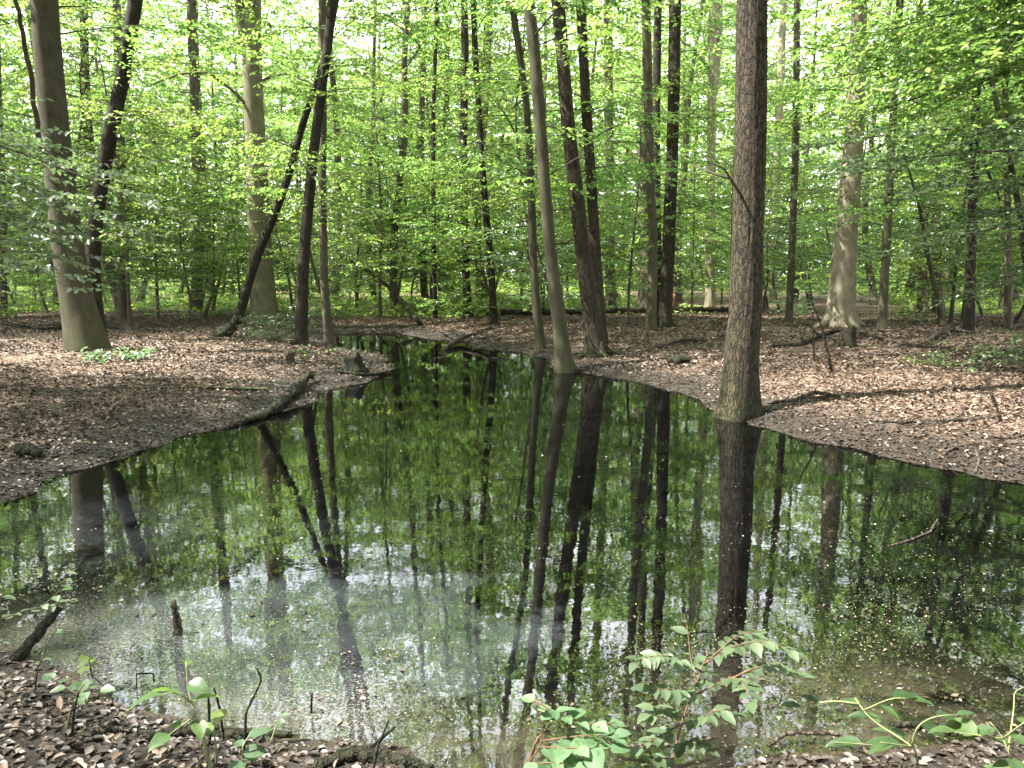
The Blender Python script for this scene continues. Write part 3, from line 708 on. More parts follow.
# ------------------------------------------------------------------ prototypes for the wood behind
def proto_tall(seed, top, rad, n, leaf, low, bark='far_bark'):
    rng = np.random.default_rng(seed)
    zs = np.array([0, 2, 4, 7, 10, 14, 18, top]); zs = zs[zs <= top]
    wob = np.cumsum(rng.normal(0, .24, (len(zs), 2)), axis=0); wob -= wob[0]
    P = np.column_stack([wob, zs]); rd = .17 * rng.uniform(.8, 1.3) * (1 - .8 * zs / top) + .02
    me, _, _ = trunk_mesh(P, rd, 'trunk', M[bark], 9, .5, 0, seed, .8)
    f = Fol(seed)
    path = lambda h: np.array([np.interp(h, zs, P[:, k]) for k in range(3)])
    crown(f, path, low, top, n, rad, leaf, .07, .19, asc=.4)
    for k in range(5):
        h = rng.uniform(1.8, low + 1); A = path(h); az = rng.uniform(0, 6.28); L = rng.uniform(1.2, 2.6)
        f.spray(A, A + np.array([math.cos(az) * L, math.sin(az) * L, .2 * L]), leaf=leaf * .9, sp=.075, sub=.2)
    return me, f.crown_mesh('crown', M['leaf_far'])
def proto_young(seed, top, rad, n, leaf, mat='leaf'):
    rng = np.random.default_rng(seed)
    zs = np.linspace(0, top, 7)
    wob = np.cumsum(rng.normal(0, .17, (7, 2)), axis=0); wob -= wob[0]
    P = np.column_stack([wob, zs]); rd = .045 * rng.uniform(.8, 1.3) * (1 - .85 * zs / top) + .006
    me, _, _ = trunk_mesh(P, rd, 'trunk', M['far_bark'], 7, .4, 0, seed, .5)
    f = Fol(seed)
    path = lambda h: np.array([np.interp(h, zs, P[:, k]) for k in range(3)])
    crown(f, path, top * .14, top, n, rad, leaf, .06, .15, asc=.12, shape=.6)
    return me, f.crown_mesh('crown', M[mat])
TALL = [proto_tall(200 + k, t, r_, n, .14, lo) for k, (t, r_, n, lo) in enumerate([(22, 3.6, 34, 8), (20, 3.2, 32, 7), (23, 3.8, 36, 9), (18, 3.3, 32, 6), (21, 3.0, 32, 8)])]
YOUNG = [proto_young(300 + k, t, r_, n, .095, mt) for k, (t, r_, n, mt) in enumerate([(6.5, 2.2, 30, 'leaf'), (5.0, 1.9, 26, 'leaf_lime'), (8.0, 2.5, 34, 'leaf'), (4.0, 1.6, 22, 'leaf_cool'), (7.0, 2.3, 30, 'leaf_lime')])]
def place(proto, name, label, group, x, y, rz, s, cat='tree'):
    root = thing(name, label, cat, (x, y, h1(x, y) - .02), group)
    root.rotation_euler = (0, 0, rz); root.scale = (s, s, s)
    for nm, me in zip(('trunk', 'crown'), proto): obj(nm, me, root)
    return root
rng = random.Random(11)
taken = list(NAMED_XY)
def free(x, y, dmin):
    for a, b in taken:
        if (a - x) ** 2 + (b - y) ** 2 < dmin * dmin: return False
    return sdf([x], [y])[0] > 1.0
def scatter(n, gen, dmin, fn):
    c = 0
    for _ in range(n * 40):
        if c >= n: break
        x, y = gen()
        if free(x, y, dmin): taken.append((x, y)); fn(x, y); c += 1
LIT_AT = [(.5, 2.2, .6), (-1.5, 2.3, .2), (1.5, 2.0, .4), (-2.2, 3.0, .2)] + [tuple(ground(*q)) for q in ((320, 347), (250, 350), (130, 345), (700, 345), (900, 370), (820, 405), (640, 350), (60, 390), (180, 372), (235, 346), (90, 345), (300, 350))] + [tuple(on_plane(843, 290, 20.3)), tuple(on_plane(848, 220, 20.3)), tuple(on_plane(260, 200, 19.5))]
def in_sun_way(x, y, r=2.3):
    for i_, (a, b, c) in enumerate(LIT_AT):
        r_ = 4.3 if i_ < 4 else r
        t = ((x - a) * sd.x + (y - b) * sd.y) / (sd.x ** 2 + sd.y ** 2)
        if 2 < t * sd.z + c < 24 and (a + sd.x * t - x) ** 2 + (b + sd.y * t - y) ** 2 < r_ * r_: return True
    return False
KEEP = [flat(q[0], q[1], .35) for q in ((267, 323), (841, 327), (301, 345), (598, 350), (664, 327), (87, 350), (255, 323))]
def hides(x, y):
    for k in KEEP:
        if y < k[1] + .5 and abs(x - k[0] * y / k[1]) < 2.0: return True
    return False
def gen_far():
    y = 26 + 60 * rng.random() ** .9; return rng.uniform(-.85, .85) * y, y
def gen_young():
    y = 17.5 + 30 * rng.random(); x = rng.uniform(-.78, .78) * y
    return (x, y) if not hides(x, y) and not in_sun_way(x, y, 1.8) else gen_young()
def gen_near():
    while True:
        x, y = rng.uniform(-26, 20), rng.uniform(-14, 26)
        if abs(x) > .78 * y + 2.2 and (x * x + y * y) > 12 and not in_sun_way(x, y): return x, y
scatter(94, gen_far, 2.2, lambda x, y: place(rng.choice(TALL), 'background_tree', 'slim tall tree deep in the wood behind the pond, one of many alike', 'tall trees deep in the background wood', x, y, rng.uniform(0, 6.28), rng.uniform(.85, 1.2)))
scatter(122, gen_young, 1.3, lambda x, y: place(rng.choice(YOUNG), 'young_beech', 'young leafy beech with layered sprays among the far trunks', 'young beeches under the tall trees', x, y, rng.uniform(0, 6.28), rng.uniform(.8, 1.2)))
scatter(80, gen_near, 2.5, lambda x, y: place(rng.choice(TALL), 'forest_tree', 'tall leafy tree of the wood around the near side of the pond', 'trees around the near side of the pond', x, y, rng.uniform(0, 6.28), rng.uniform(.9, 1.15)))

# far mass of leaves closing the wood, and low green undergrowth
g_ = np.random.default_rng(5)
def stuff_leaves(name, label, cat, n, gen, lo, hi, mat, wr=.7):
    x, y, z = gen(n)
    m = len(x); az = g_.uniform(0, 2 * PI, m)
    d = np.stack([np.cos(az), np.sin(az), g_.normal(-.1, .35, m)], 1)
    nn = np.stack([g_.normal(0, .5, m), g_.normal(0, .5, m), np.ones(m)], 1)
    V, F = leaves(np.stack([x, y, z], 1), d, nn, g_.uniform(lo, hi, m), wr)
    return tag(obj(name, mesh_np(name, V, F, mat)), label, cat, None, 'stuff')
def gen_mass(n):
    a = g_.uniform(-1.05, 1.05, n); r = g_.uniform(72, 125, n)
    x, y = np.sin(a) * r, np.cos(a) * r
    z = g_.uniform(0, 1, n) ** 1.6 * 26
    k = vnoise(x * .16, y * .16, z * .22, 31) + .5 * vnoise(x * .5, y * .5, z * .6, 32) > -.15
    return x[k], y[k], z[k]
stuff_leaves('distant_woods', 'far green mass of leaves closing the view behind the trunks', 'woods', 320000, gen_mass, .4, .85, M['leaf_far'])
def gen_under(n):
    y = 27 + 50 * g_.uniform(0, 1, n) ** .8; x = g_.uniform(-.85, .85, n) * y
    k = (vnoise(x * .22, y * .22, 0, 41) + .5 * vnoise(x * .7, y * .7, 0, 42) > -.02)
    x, y = x[k], y[k]
    k = sdf(x, y) > .8; x, y = x[k], y[k]
    hh = (.35 + .5 * np.maximum(0, vnoise(x * .5, y * .5, 0, 43))) * np.clip((y - 24) / 12, .25, 3.5)
    z = height(x, y) + hh * g_.uniform(0.05, 1, len(x))
    return x, y, z
stuff_leaves('undergrowth', 'low bright green undergrowth on the floor of the far wood', 'undergrowth', 190000, gen_under, .08, .18, M['leaf_lime'])

# ------------------------------------------------------------------ fallen leaves, floating specks
def flat_leaves(name, label, cat, x, y, z, L, mat, tilt=.35, curl=.15, wr=.62):
    m = len(x); az = g_.uniform(0, 2 * PI, m)
    d = np.stack([np.cos(az), np.sin(az), g_.normal(0, tilt * .6, m)], 1)
    nn = np.stack([g_.normal(0, tilt, m), g_.normal(0, tilt, m), np.ones(m)], 1)
    V, F = leaves(np.stack([x, y, z], 1), d, nn, L, wr, curl)
    return tag(obj(name, mesh_np(name, V, F, mat)), label, cat, None, 'stuff')
def fan(n, y0, y1, k=.8, pw=1.0):
    y = y0 + (y1 - y0) * g_.uniform(0, 1, n) ** pw; x = g_.uniform(-1, 1, n) * (k * y + .6); return x, y
xs, ys, Ls = [], [], []
for n, y0, y1, lo, hi in ((34000, 1.0, 5.0, .022, .060), (110000, 4.5, 14, .025, .06), (110000, 13, 30, .04, .075)):
    x, y = fan(n, y0, y1); xs.append(x); ys.append(y); Ls.append(g_.uniform(lo, hi, n))
x, y, L = map(np.concatenate, (xs, ys, Ls))
z = height(x, y); s = sdf(x, y)
k = (z > .03) & ((g_.uniform(0, 1, len(x)) < .05 + .6 * np.maximum(s, 0) ** 1.6)) & (fbm(x * .9, y * .9, 0, 3, 61) + g_.normal(0, .5, len(x)) > -.55); kk = k & (s > .15)
flat_leaves('fallen_leaves', 'dry brown beech leaves covering the forest floor', 'fallen leaves', x[kk], y[kk], z[kk] + .012, L[kk] * 1.1, M['litter'], .6, .12, .5)
kw = (z > .0) & ~kk & (s < 2.5) & (g_.uniform(0, 1, len(x)) < .8)
flat_leaves('wet_leaves', 'dark wet leaves on the mud along the waterline', 'fallen leaves', x[kw], y[kw], z[kw] + .006, L[kw] * .8, M['wet_litter'], .2)
n = 3200
x, y = fan(n, 1.2, 26, .85, 1.4); s = sdf(x, y); x, y, s = x[s > .1], y[s > .1], s[s > .1]; n = len(x)
az = g_.uniform(0, 2 * PI, n); L = g_.uniform(.05, .32, n) * np.clip(y / 8, .5, 1.4)
x2, y2 = x + np.cos(az) * L, y + np.sin(az) * L
xm, ym = (x + x2) / 2 + g_.normal(0, .06, n) * L, (y + y2) / 2 + g_.normal(0, .06, n) * L
A_, B_, C_ = (np.column_stack([a, b, np.maximum(height(a, b), 0) + .02 + g_.uniform(0, .03, n)]) for a, b in ((x, y), (xm, ym), (x2, y2)))
tr_ = g_.uniform(.0015, .006, n)
V1, F1 = prisms(A_, B_, tr_, tr_ * .8, 4); V2, F2 = prisms(B_, C_, tr_ * .8, tr_ * .4, 4)
tag(obj('twig_litter', mesh_np('twig_litter', np.vstack([V1, V2]), [F1[0], F2[0] + len(V1)], M['dead'])), 'small dead twigs strewn over the leaf litter', 'twigs', None, 'stuff')
# specks floating on the water
def clump(px, py, rx, ry, n):
    c = flat(px, py); return np.column_stack([g_.normal(c[0], rx, n), g_.normal(c[1], ry, n)])
pts = [clump(800, 640, .55, .5, 1700), clump(930, 620, .9, .6, 3000), clump(740, 600, .5, .8, 1500), clump(600, 560, 1.2, 1.2, 900), clump(430, 480, 1.6, 2.0, 600),
       clump(150, 640, .6, .5, 500), clump(330, 710, .40, .26, 2600), clump(225, 690, .3, .4, 400), clump(60, 560, .8, .6, 500), clump(870, 520, .9, .9, 600), clump(500, 690, .4, .3, 500), clump(900, 680, .6, .35, 800)]
p = np.vstack(pts); s = sdf(p[:, 0], p[:, 1]); hgt = height(p[:, 0], p[:, 1]); p = p[(s < .05) & (hgt < -.006) & (fbm(p[:, 0] * 1.3, p[:, 1] * 2.6, 0, 4, 63) * 1.3 + g_.normal(0, .25, len(p)) > .12)]
dist = np.hypot(p[:, 0], p[:, 1])
flat_leaves('floating_specks', 'pale specks and bud scales floating on the pond', 'floating debris', p[:, 0], p[:, 1], np.full(len(p), .004), np.minimum(g_.lognormal(-5.6, .5, len(p)), .016) * np.clip(dist / 4.5, .7, 1.7), M['speck'], .05, .04, .8)
# leaf crumbs in the shallows of the near bank
x = g_.uniform(-3.5, 5, 42000); y = g_.uniform(1.6, 5.2, 42000)
z = height(x, y); s = sdf(x, y); k = (s < .25) & (s > -1.0 + .4 * g_.normal(0, 1, len(x))) & (z > -.16)
afl = fbm(x * 1.6, y * 1.6, 0, 3, 77) + .5 * np.exp(-((x - 1.7) ** 2 + (y - 2.7) ** 2) / .8) - .15
z = np.where((afl > .12) & (z < 0), .003 + .004 * g_.uniform(0, 1, len(x)) - .006, z)
flat_leaves('sunken_leaves', 'brown leaf crumbs lying in the shallow water of the near bank', 'fallen leaves', x[k], y[k], z[k] + .006, np.minimum(g_.lognormal(-4.75, .5, k.sum()), .035), M['mat_speck'], .2)

# ------------------------------------------------------------------ logs, stumps, fallen branches
def stick(name, label, cat, px, mat, z0=.0, group=None, rough_=.2, sides=8, seed=1, twigs=0, raise_=None, root=None):
    """px: [(px, py, width_px[, lift m])...] lying on the ground"""
    rg = np.random.default_rng(seed)
    P, rd = [], []
    for q in px:
        g = ground(q[0], q[1]); d = g[1] * math.cos(PITCH) - (g[2] - CAM_H) * math.sin(PITCH)
        r = q[2] * .5 * d / FPX
        g[2] = max(g[2], h1(g[0], g[1]), 0) + r * .6 + (q[3] if len(q) > 3 else 0) + z0
        P.append(g); rd.append(r)
    return rod(name, label, cat, P, rd, mat, group, rough_, sides, rg, twigs)
def rod(name, label, cat, P, rd, mat, group=None, rough_=.1, sides=8, rg=None, twigs=0, rounds=2):
    rg = rg or np.random.default_rng(3)
    P = np.array(P); rd = np.array(rd)
    s = np.concatenate([[0], np.cumsum(np.linalg.norm(np.diff(P, axis=0), axis=1))])
    n = int(np.clip(s[-1] / max(.012, rd.max() * .7), 10, 110)); q = np.linspace(0, s[-1], n)
    Q = np.stack([np.interp(q, s, P[:, k]) for k in range(3)], 1)
    for _ in range(rounds): Q[1:-1] = .25 * Q[:-2] + .5 * Q[1:-1] + .25 * Q[2:]
    rr = np.interp(q, s, rd) * (1 + rg.normal(0, rough_ * .5, n))
    Q[1:-1] += rg.normal(0, rd.max() * .12, (n - 2, 3))
    base = Q[0].copy()
    sd0 = int(rg.integers(0, 99))
    parts = [tube(Q - base, rr, sides, True, lambda th, ss: 1 + rough_ * (vnoise(np.cos(th) * 1.5 + sd0, np.sin(th) * 1.5, ss * .5 / rd.max(), 5) + .5 * vnoise(np.cos(th) * 4 + sd0, np.sin(th) * 4, ss * 1.2 / rd.max(), 6)))]
    o = obj(name, mesh_np(name, *merge(parts), M[mat], True), None, base)
    tag(o, label, cat, group)
    for k in range(twigs):
        i0 = int(rg.integers(n // 5, n - 2)); A = Q[i0]; T_ = Q[i0 + 1] - Q[i0 - 1]; T_ /= np.linalg.norm(T_)
        az = math.atan2(T_[1], T_[0]) + rg.choice([-1, 1]) * rg.uniform(.5, 1.1); L = rg.uniform(.15, .35) * s[-1]
        B = A + np.array([math.cos(az) * L, math.sin(az) * L, rg.uniform(.02, .35) * L])
        mid = (A + B) / 2 + rg.normal(0, L * .06, 3)
        V_, F_ = tube(np.array([A, mid, B]) - base, np.array([rr[i0] * .5, rr[i0] * .38, rr[i0] * .15]), 5)
        obj('twig', mesh_np('twig', V_, F_, M[mat], True), o)
    return o
S = stick
S('fallen_log', 'dark wet half-rotten log curving along the left water edge', 'log', [(228, 428, 4), (262, 418, 7, .0), (285, 406, 8, .03), (300, 393, 8, .06), (311, 381, 6, .10)], 'wet_wood', seed=2, sides=16, rough_=.5)
S('fallen_log', 'long straight dark log lying across the back of the right bank', 'log', [(478, 317, 5), (560, 316, 6), (640, 314, 6), (736, 313, 5)], 'dark', seed=3, sides=10, z0=.08)
S('fallen_branch', 'straight brown branch on the left bank, the upper of two lying parallel', 'branch', [(70, 377, 4), (120, 379, 4), (168, 382, 5)], 'dead', seed=4, twigs=1)
S('fallen_branch', 'thin longer branch on the left bank, the lower of two lying parallel', 'branch', [(92, 388, 3), (150, 389, 3), (210, 389, 4), (268, 391, 4)], 'mossy_wood', seed=5, twigs=1)
S('fallen_branch', 'pale short stick pointing down on the left leaf slope', 'branch', [(19, 411, 3), (22, 432, 3)], 'dead', seed=6)
S('fallen_branch', 'curved pale branch lying behind the big rough tree on the right bank', 'branch', [(768, 404, 4), (792, 402, 4), (815, 397, 4, .05), (838, 399, 3, .03), (858, 404, 3)], 'dead', seed=7, twigs=3)
S('fallen_branch', 'long dark branch lying low across the right bank near the picture edge', 'branch', [(866, 421, 3), (905, 423, 4), (960, 421, 5), (1030, 418, 5)], 'dead', seed=8, twigs=3)
S('fallen_branch', 'dark bent branch beside the small dark stump on the right bank', 'branch', [(772, 348, 5), (800, 346, 4), (822, 339, 4, .06), (838, 336, 4, .1)], 'wet_wood', seed=9, twigs=3)
S('fallen_branch', 'long branch running right from the small dark stump', 'branch', [(856, 337, 4, .1), (885, 341, 4), (915, 347, 4), (950, 349, 3)], 'dead', seed=10, twigs=2)
S('fallen_branch', 'pale arched branch near the free-standing slim tree on the right', 'branch', [(926, 345, 4), (936, 338, 4, .06), (952, 335, 4, .1), (975, 336, 3, .04)], 'dead', seed=11)
S('fallen_branch', 'thin pale twig standing up from the mud at the right shore', 'branch', [(975, 447, 3), (979, 462, 3), (975, 474, 2)], 'dead', seed=12)
S('fallen_branch', 'crooked twig lying on the dark mud of the right shore', 'branch', [(938, 459, 3), (955, 447, 3), (985, 443, 2), (1010, 445, 2)], 'dead', seed=13, twigs=2)
S('fallen_branch', 'curved pale stick half floating in the right part of the pond', 'branch', [(888, 546, 2, -.005), (910, 541, 2.5), (930, 533, 2, .005), (937, 524, 1.5, .03)], 'dead', seed=14)
S('fallen_branch', 'forked dead branch among leaves left of the big rough tree', 'branch', [(655, 349, 4), (680, 344, 4, .05), (705, 341, 3)], 'dead', seed=15, twigs=4)
S('fallen_branch', 'tangled dead branch fallen into the water at the far inlet shore', 'branch', [(445, 350, 5), (462, 343, 5, .1), (485, 338, 4, .2), (500, 335, 3, .25)], 'dead', seed=16, twigs=5)
S('fallen_branch', 'dark branch sloping down to the water beyond the peninsula', 'branch', [(420, 326, 4, .05), (402, 316, 4, .5), (385, 305, 3, .9), (362, 292, 3, 1.2)], 'dark', seed=17, twigs=3)
S('fallen_branch', 'dark twig lying on the shore mud of the peninsula tip', 'branch', [(335, 372, 4), (360, 376, 4), (390, 374, 3)], 'wet_wood', seed=18, twigs=3)
S('fallen_branch', 'thin grey branch on leaves between big rough tree and pond', 'branch', [(1000, 424, 2), (1015, 432, 3), (1030, 438, 3)], 'dead', seed=19)
S('fallen_branch', 'long thin dark branch at the back of the left bank', 'branch', [(0, 327, 3, .1), (40, 330, 3), (100, 329, 4, .05), (160, 333, 3)], 'dark', seed=20, twigs=2)
S('mud_clod', 'small dark clod with a hole on the left shore slope', 'clod', [(18, 452, 9), (28, 455, 14), (40, 458, 9)], 'wet_wood', seed=21, rough_=.5, sides=10)
S('mossy_stone', 'low dark mossy lump on the right leaf bank', 'stone', [(668, 364, 7), (678, 364, 12), (690, 363, 6)], 'wet_wood', seed=22, rough_=.4, sides=10)
# near bank
S('fallen_branch', 'thick dark wet branch along the near waterline, left end of the bank', 'branch', [(140, 742, 9), (170, 737, 13), (200, 734, 14), (250, 738, 12), (292, 736, 6)], 'wet_wood', twigs=2, seed=23, rough_=.22, sides=20)
S('fallen_branch', 'thick black wet log at the bottom edge below the grey scum', 'branch', [(318, 770, 12), (350, 759, 17), (390, 763, 17), (432, 774, 11)], 'wet_wood', twigs=2, seed=24, rough_=.22, sides=20)
S('fallen_branch', 'pale curved stick at the bottom edge beside the bright bramble', 'branch', [(225, 770, 7), (255, 764, 7), (285, 770, 6)], 'dead', seed=25)
S('fallen_branch', 'thin pale twig on dry leaves at the lower left', 'branch', [(10, 708, 4), (50, 706, 4), (92, 702, 3)], 'dead', seed=26)
S('fallen_branch', 'short brown stick on the lower left leaf bank', 'branch', [(92, 735, 7), (110, 732, 7), (130, 733, 5)], 'dead', seed=27)
S('fallen_branch', 'thin dark twig slanting down the lower left bank', 'branch', [(88, 694, 4), (110, 702, 4), (130, 713, 3)], 'dead', seed=28)
S('fallen_branch', 'long pale curved twig at the bottom right', 'branch', [(768, 752, 4, .02), (785, 744, 4, .04), (835, 744, 4, .04), (865, 756, 4, .02), (885, 770, 4)], 'dead', seed=29)
S('fallen_branch', 'pale twig lying on brown wet leaves at the lower right', 'branch', [(940, 752, 3), (975, 758, 3), (1010, 768, 3)], 'dead', seed=30, twigs=1)
S('fallen_branch', 'dark short twig lying in wet leaves below the right bramble', 'branch', [(890, 726, 6), (920, 727, 7), (950, 727, 5)], 'wet_wood', seed=31)
S('fallen_branch', 'thin twig under the red-stemmed bush', 'branch', [(620, 752, 4, .02), (680, 756, 4, .04), (715, 748, 3, .04)], 'dead', seed=32)
def standing(name, label, P, mat, seed, cat='stick'):
    """P: [(px, py, Y, width_px)], first point at its foot"""
    pts_, rd = [], []
    for px, py, Y_, w_ in P:
        p = on_plane(px, py, Y_); pts_.append(p); rd.append(w_ * .5 * Y_ / FPX)
    pts_[0][2] = h1(pts_[0][0], pts_[0][1]) - .02
    return rod(name, label, cat, pts_, rd, M_name(mat), None, .25, 8, np.random.default_rng(seed), 0, 0 if name == 'bent_twig' else 2)
def M_name(k): return k
Yw = lambda px, py: float(flat(px, py)[1])
a = Yw(177, 634)
standing('broken_stick', 'pale broken stick standing upright in the shallow water', [(178, 634, a, 9), (177, 618, a, 9), (174, 607, a, 7), (173, 600, a, 3)], 'dead', 41)
a = Yw(20, 660)
rod('broken_stick', 'black wet stick slanting out of the water at the lower left', 'stick', [np.append(flat(12, 664)[:2], .0), np.append(flat(40, 648)[:2], .08), np.append(flat(62, 640)[:2], .17)], [.026, .026, .02], 'wet_wood')
a = Yw(136, 690)
standing('bent_twig', 'black angular twig folded like a small gate in the shallows', [(136, 690, a, 1.6), (136.5, 674, a, 1.6), (153, 673, a + .02, 1.6), (154, 682, a + .02, 1.4)], 'wet_wood', 42)
for k, (lb, P) in enumerate([
    ('thin bare dark stem rising from the near bank left of the grey scum', [(243, 735, 2.55, 3), (246, 712, 2.55, 3), (262, 680, 2.56, 2.5), (257, 668, 2.56, 2)]),
    ('short bare dark stem with a knot beside the bright bramble leaves', [(209, 735, 2.6, 3), (209, 708, 2.6, 3), (208, 686, 2.6, 2)]),
    ('thin bare curved stem right of the bright bramble leaves', [(224, 728, 2.65, 2.5), (219, 706, 2.65, 2.5), (214, 688, 2.65, 2)]),
    ('long thin bare stem leaning over the grey scum at bottom centre', [(370, 770, 2.35, 3), (378, 745, 2.35, 2.5), (389, 720, 2.36, 2)]),
    ('small black twig tip poking out of the scum', [(311, 716, 2.85, 2.5), (311, 706, 2.85, 2.5), (312, 693, 2.85, 2)]),
    ('thin red-brown dead stem left of the red-stemmed bush', [(520, 770, 2.35, 4), (534, 745, 2.35, 4), (541, 735, 2.35, 3)]),
    ('thin dark stem rising from the lower left leaf bank', [(70, 727, 2.6, 2.5), (74, 710, 2.6, 2.5), (79, 692, 2.6, 2)])]):
    standing('bare_shoot', lb, P, 'wet_wood' if k != 5 else 'red_stem', 50 + k, 'shoot')
# slender bare saplings on the right bank
g = ground(832, 371); standing('bare_sapling', 'thin bare forked sapling on the right leaf bank before the sunlit beech', [(832, 371, g[1], 3), (826, 345, g[1], 3), (820, 322, g[1], 2), (810, 298, g[1], 1.2)], 'dark', 61, 'sapling')
g = ground(814, 361); standing('bare_sapling', 'short bare sapling beside the forked one on the right bank', [(814, 361, g[1], 2), (813, 330, g[1], 1.5), (813, 312, g[1], 1)], 'dark', 62, 'sapling')
g = ground(999, 424); standing('bare_sapling', 'thin grey bare stem crossing the long low branch on the right', [(1001, 430, g[1], 3), (996, 405, g[1], 3), (985, 378, g[1], 2)], 'dead', 63, 'sapling')

def stump(name, label, px, py, wpx, hpx, mat, seed, lean=(0, 0)):
    g = ground(px, py); z = h1(g[0], g[1]); k = g[1] / FPX
    root = thing(name, label, 'stump', (g[0], g[1], z))
    hh, r = hpx * k, wpx * .5 * k
    n = 9; zz = np.linspace(-.1, hh, n)
    P = np.column_stack([lean[0] * zz, lean[1] * zz, zz]); rd = r * (1 + .7 * np.exp(-np.maximum(zz, 0) / (hh * .25)) * .6)
    th = np.linspace(0, 2 * PI, 24, endpoint=False)
    V, F = tube(P, rd, 24, True, lambda t, s: 1 + .12 * vnoise(np.cos(t) * 2 + seed, np.sin(t) * 2, s * 3, 5) + .1 * np.cos(5 * t + seed))
    top = V[(n - 1) * 24:n * 24]; top[:, 2] += hh * .22 * vnoise(np.cos(th) * 2.5 + seed, np.sin(th) * 2.5, 0, 9)
    V[(n - 1) * 24:n * 24] = top; V[-1, 2] -= hh * .2
    obj('stub', mesh_np('stub', V, F, M[mat], True), root)
    for k_ in range(5):
        az = k_ * 1.26 + seed; L = r * np.random.default_rng(seed + k_).uniform(1.6, 2.8)
        Q = np.array([[math.cos(az) * r * .6, math.sin(az) * r * .6, hh * .25], [math.cos(az) * r * 1.3, math.sin(az) * r * 1.3, hh * .08], [math.cos(az + .2) * L, math.sin(az + .2) * L, -.04]])
        V, F = tube(Q, np.array([r * .35, r * .25, r * .1]), 7)
        obj('root_limb', mesh_np('root_limb', V, F, M[mat], True), root)
stump('tree_stump', 'small dark stump in front of the sunlit leaning beech', 848, 346, 12, 17, 'dark', 3)
stump('tree_stump', 'short brown stump on the left bank beside the curving wet log', 288, 363, 9, 12, 'dead', 5, (.3, 0))
stump('tree_stump', 'dark broken stump at the water on the peninsula tip', 355, 371, 16, 16, 'wet_wood', 7, (-.2, 0))
stump('tree_stump', 'short red-brown stump far back right of the bowed dark tree', 674, 311, 6, 20, 'cut_wood', 9)
stump('mud_mound', 'dark rotten wood lump sticking out of the scum near the bank', 352, 690, 26, 10, 'wet_wood', 11)

# ------------------------------------------------------------------ small plants
def leafy(name, label, cat, base, shoots, leaf, mat, stem, seed, sp=.04, wr=.62, tri=False, group=None, width=2.2, droop=.12, flatn=.25, spread=50):
    """shoots: lists of (px, py, Y); leaves alternate along each shoot. base: root point"""
    rg = np.random.default_rng(seed)
    root = thing(name, label, cat, base, group)
    base = np.asarray(base, float); stems, LP, LD, LN, LL, allq = [], [], [], [], [], []
    for sh in shoots:
        opt = {}
        if isinstance(sh[-1], dict): opt = sh[-1]; sh = sh[:-1]
        P = np.array([q if isinstance(q, np.ndarray) else on_plane(*q) for q in sh])
        if allq: aq = np.vstack(allq); P[0] = aq[np.argmin(np.linalg.norm(aq - P[0], axis=1))]
        s = np.concatenate([[0], np.cumsum(np.linalg.norm(np.diff(P, axis=0), axis=1))])
        n = max(6, int(s[-1] / .02)); q = np.linspace(0, s[-1], n)
        Q = np.stack([np.interp(q, s, P[:, k]) for k in range(3)], 1)
        for _ in range(3): Q[1:-1] = .25 * Q[:-2] + .5 * Q[1:-1] + .25 * Q[2:]
        allq.append(Q)
        wd = opt.get('w', width) * .5 * Q[0][1] / FPX
        stems.append(tube(Q - base, np.linspace(wd, wd * .4, n), 6))
        a0 = opt.get('a', .25) * s[-1]
        lf = opt.get('leaf', leaf); spc = opt.get('sp', sp)
        pos_ = np.arange(a0, s[-1] + 1e-6, spc)
        for k, u in enumerate(pos_):
            p = np.array([np.interp(u, q, Q[:, c_]) for c_ in range(3)])
            t_ = np.array([np.interp(min(u + .02, s[-1]), q, Q[:, c_]) for c_ in range(3)]) - np.array([np.interp(max(0, u - .02), q, Q[:, c_]) for c_ in range(3)])
            az = math.atan2(t_[1], t_[0]) + (1 if k % 2 else -1) * R(spread + rg.normal(0, 14))
            if abs(t_[2]) > .8 * np.linalg.norm(t_): az = rg.uniform(0, 2 * PI)
            last = k == len(pos_) - 1
            if last: az = math.atan2(t_[1], t_[0])
            angs = [az, az + R(62), az - R(62)] if tri else [az]
            st = p
            if tri:
                st = p + np.array([math.cos(az), math.sin(az), .3]) * lf * .5
                stems.append(tube(np.array([p, (p + st) / 2, st]) - base, np.array([.0014, .0012, .001]), 5))
            for i_, a in enumerate(angs):
                LP.append(st); LD.append([math.cos(a), math.sin(a), rg.normal(.0, .16)])
                LN.append([rg.normal(0, flatn), rg.normal(0, flatn), 1]); LL.append(lf * rg.uniform(.55, 1.2) * (1 if i_ == 0 else .82))
    obj('stem', mesh_np('stem', *merge(stems), M[stem], True), root)
    V, F = big_leaves(np.array(LP) - base, np.array(LD), np.array(LN), np.array(LL), wr, .14, droop)
    obj('leaves', mesh_np('leaves', V, F, M[mat], True), root)
    return root
M['bush_leaf'] = leaf_mat('bush_leaf', [(0, (.042, .085, .036)), (.5, (.062, .115, .05)), (1, (.09, .145, .068))], (1.8, 2.2, 1.4), .35, .45, .42, True)
M['bramble_leaf'] = leaf_mat('bramble_leaf', [(0, (.035, .085, .022)), (.5, (.05, .11, .027)), (1, (.075, .14, .032))], (2.2, 2.2, 1.2), .42, .45, .42, True)
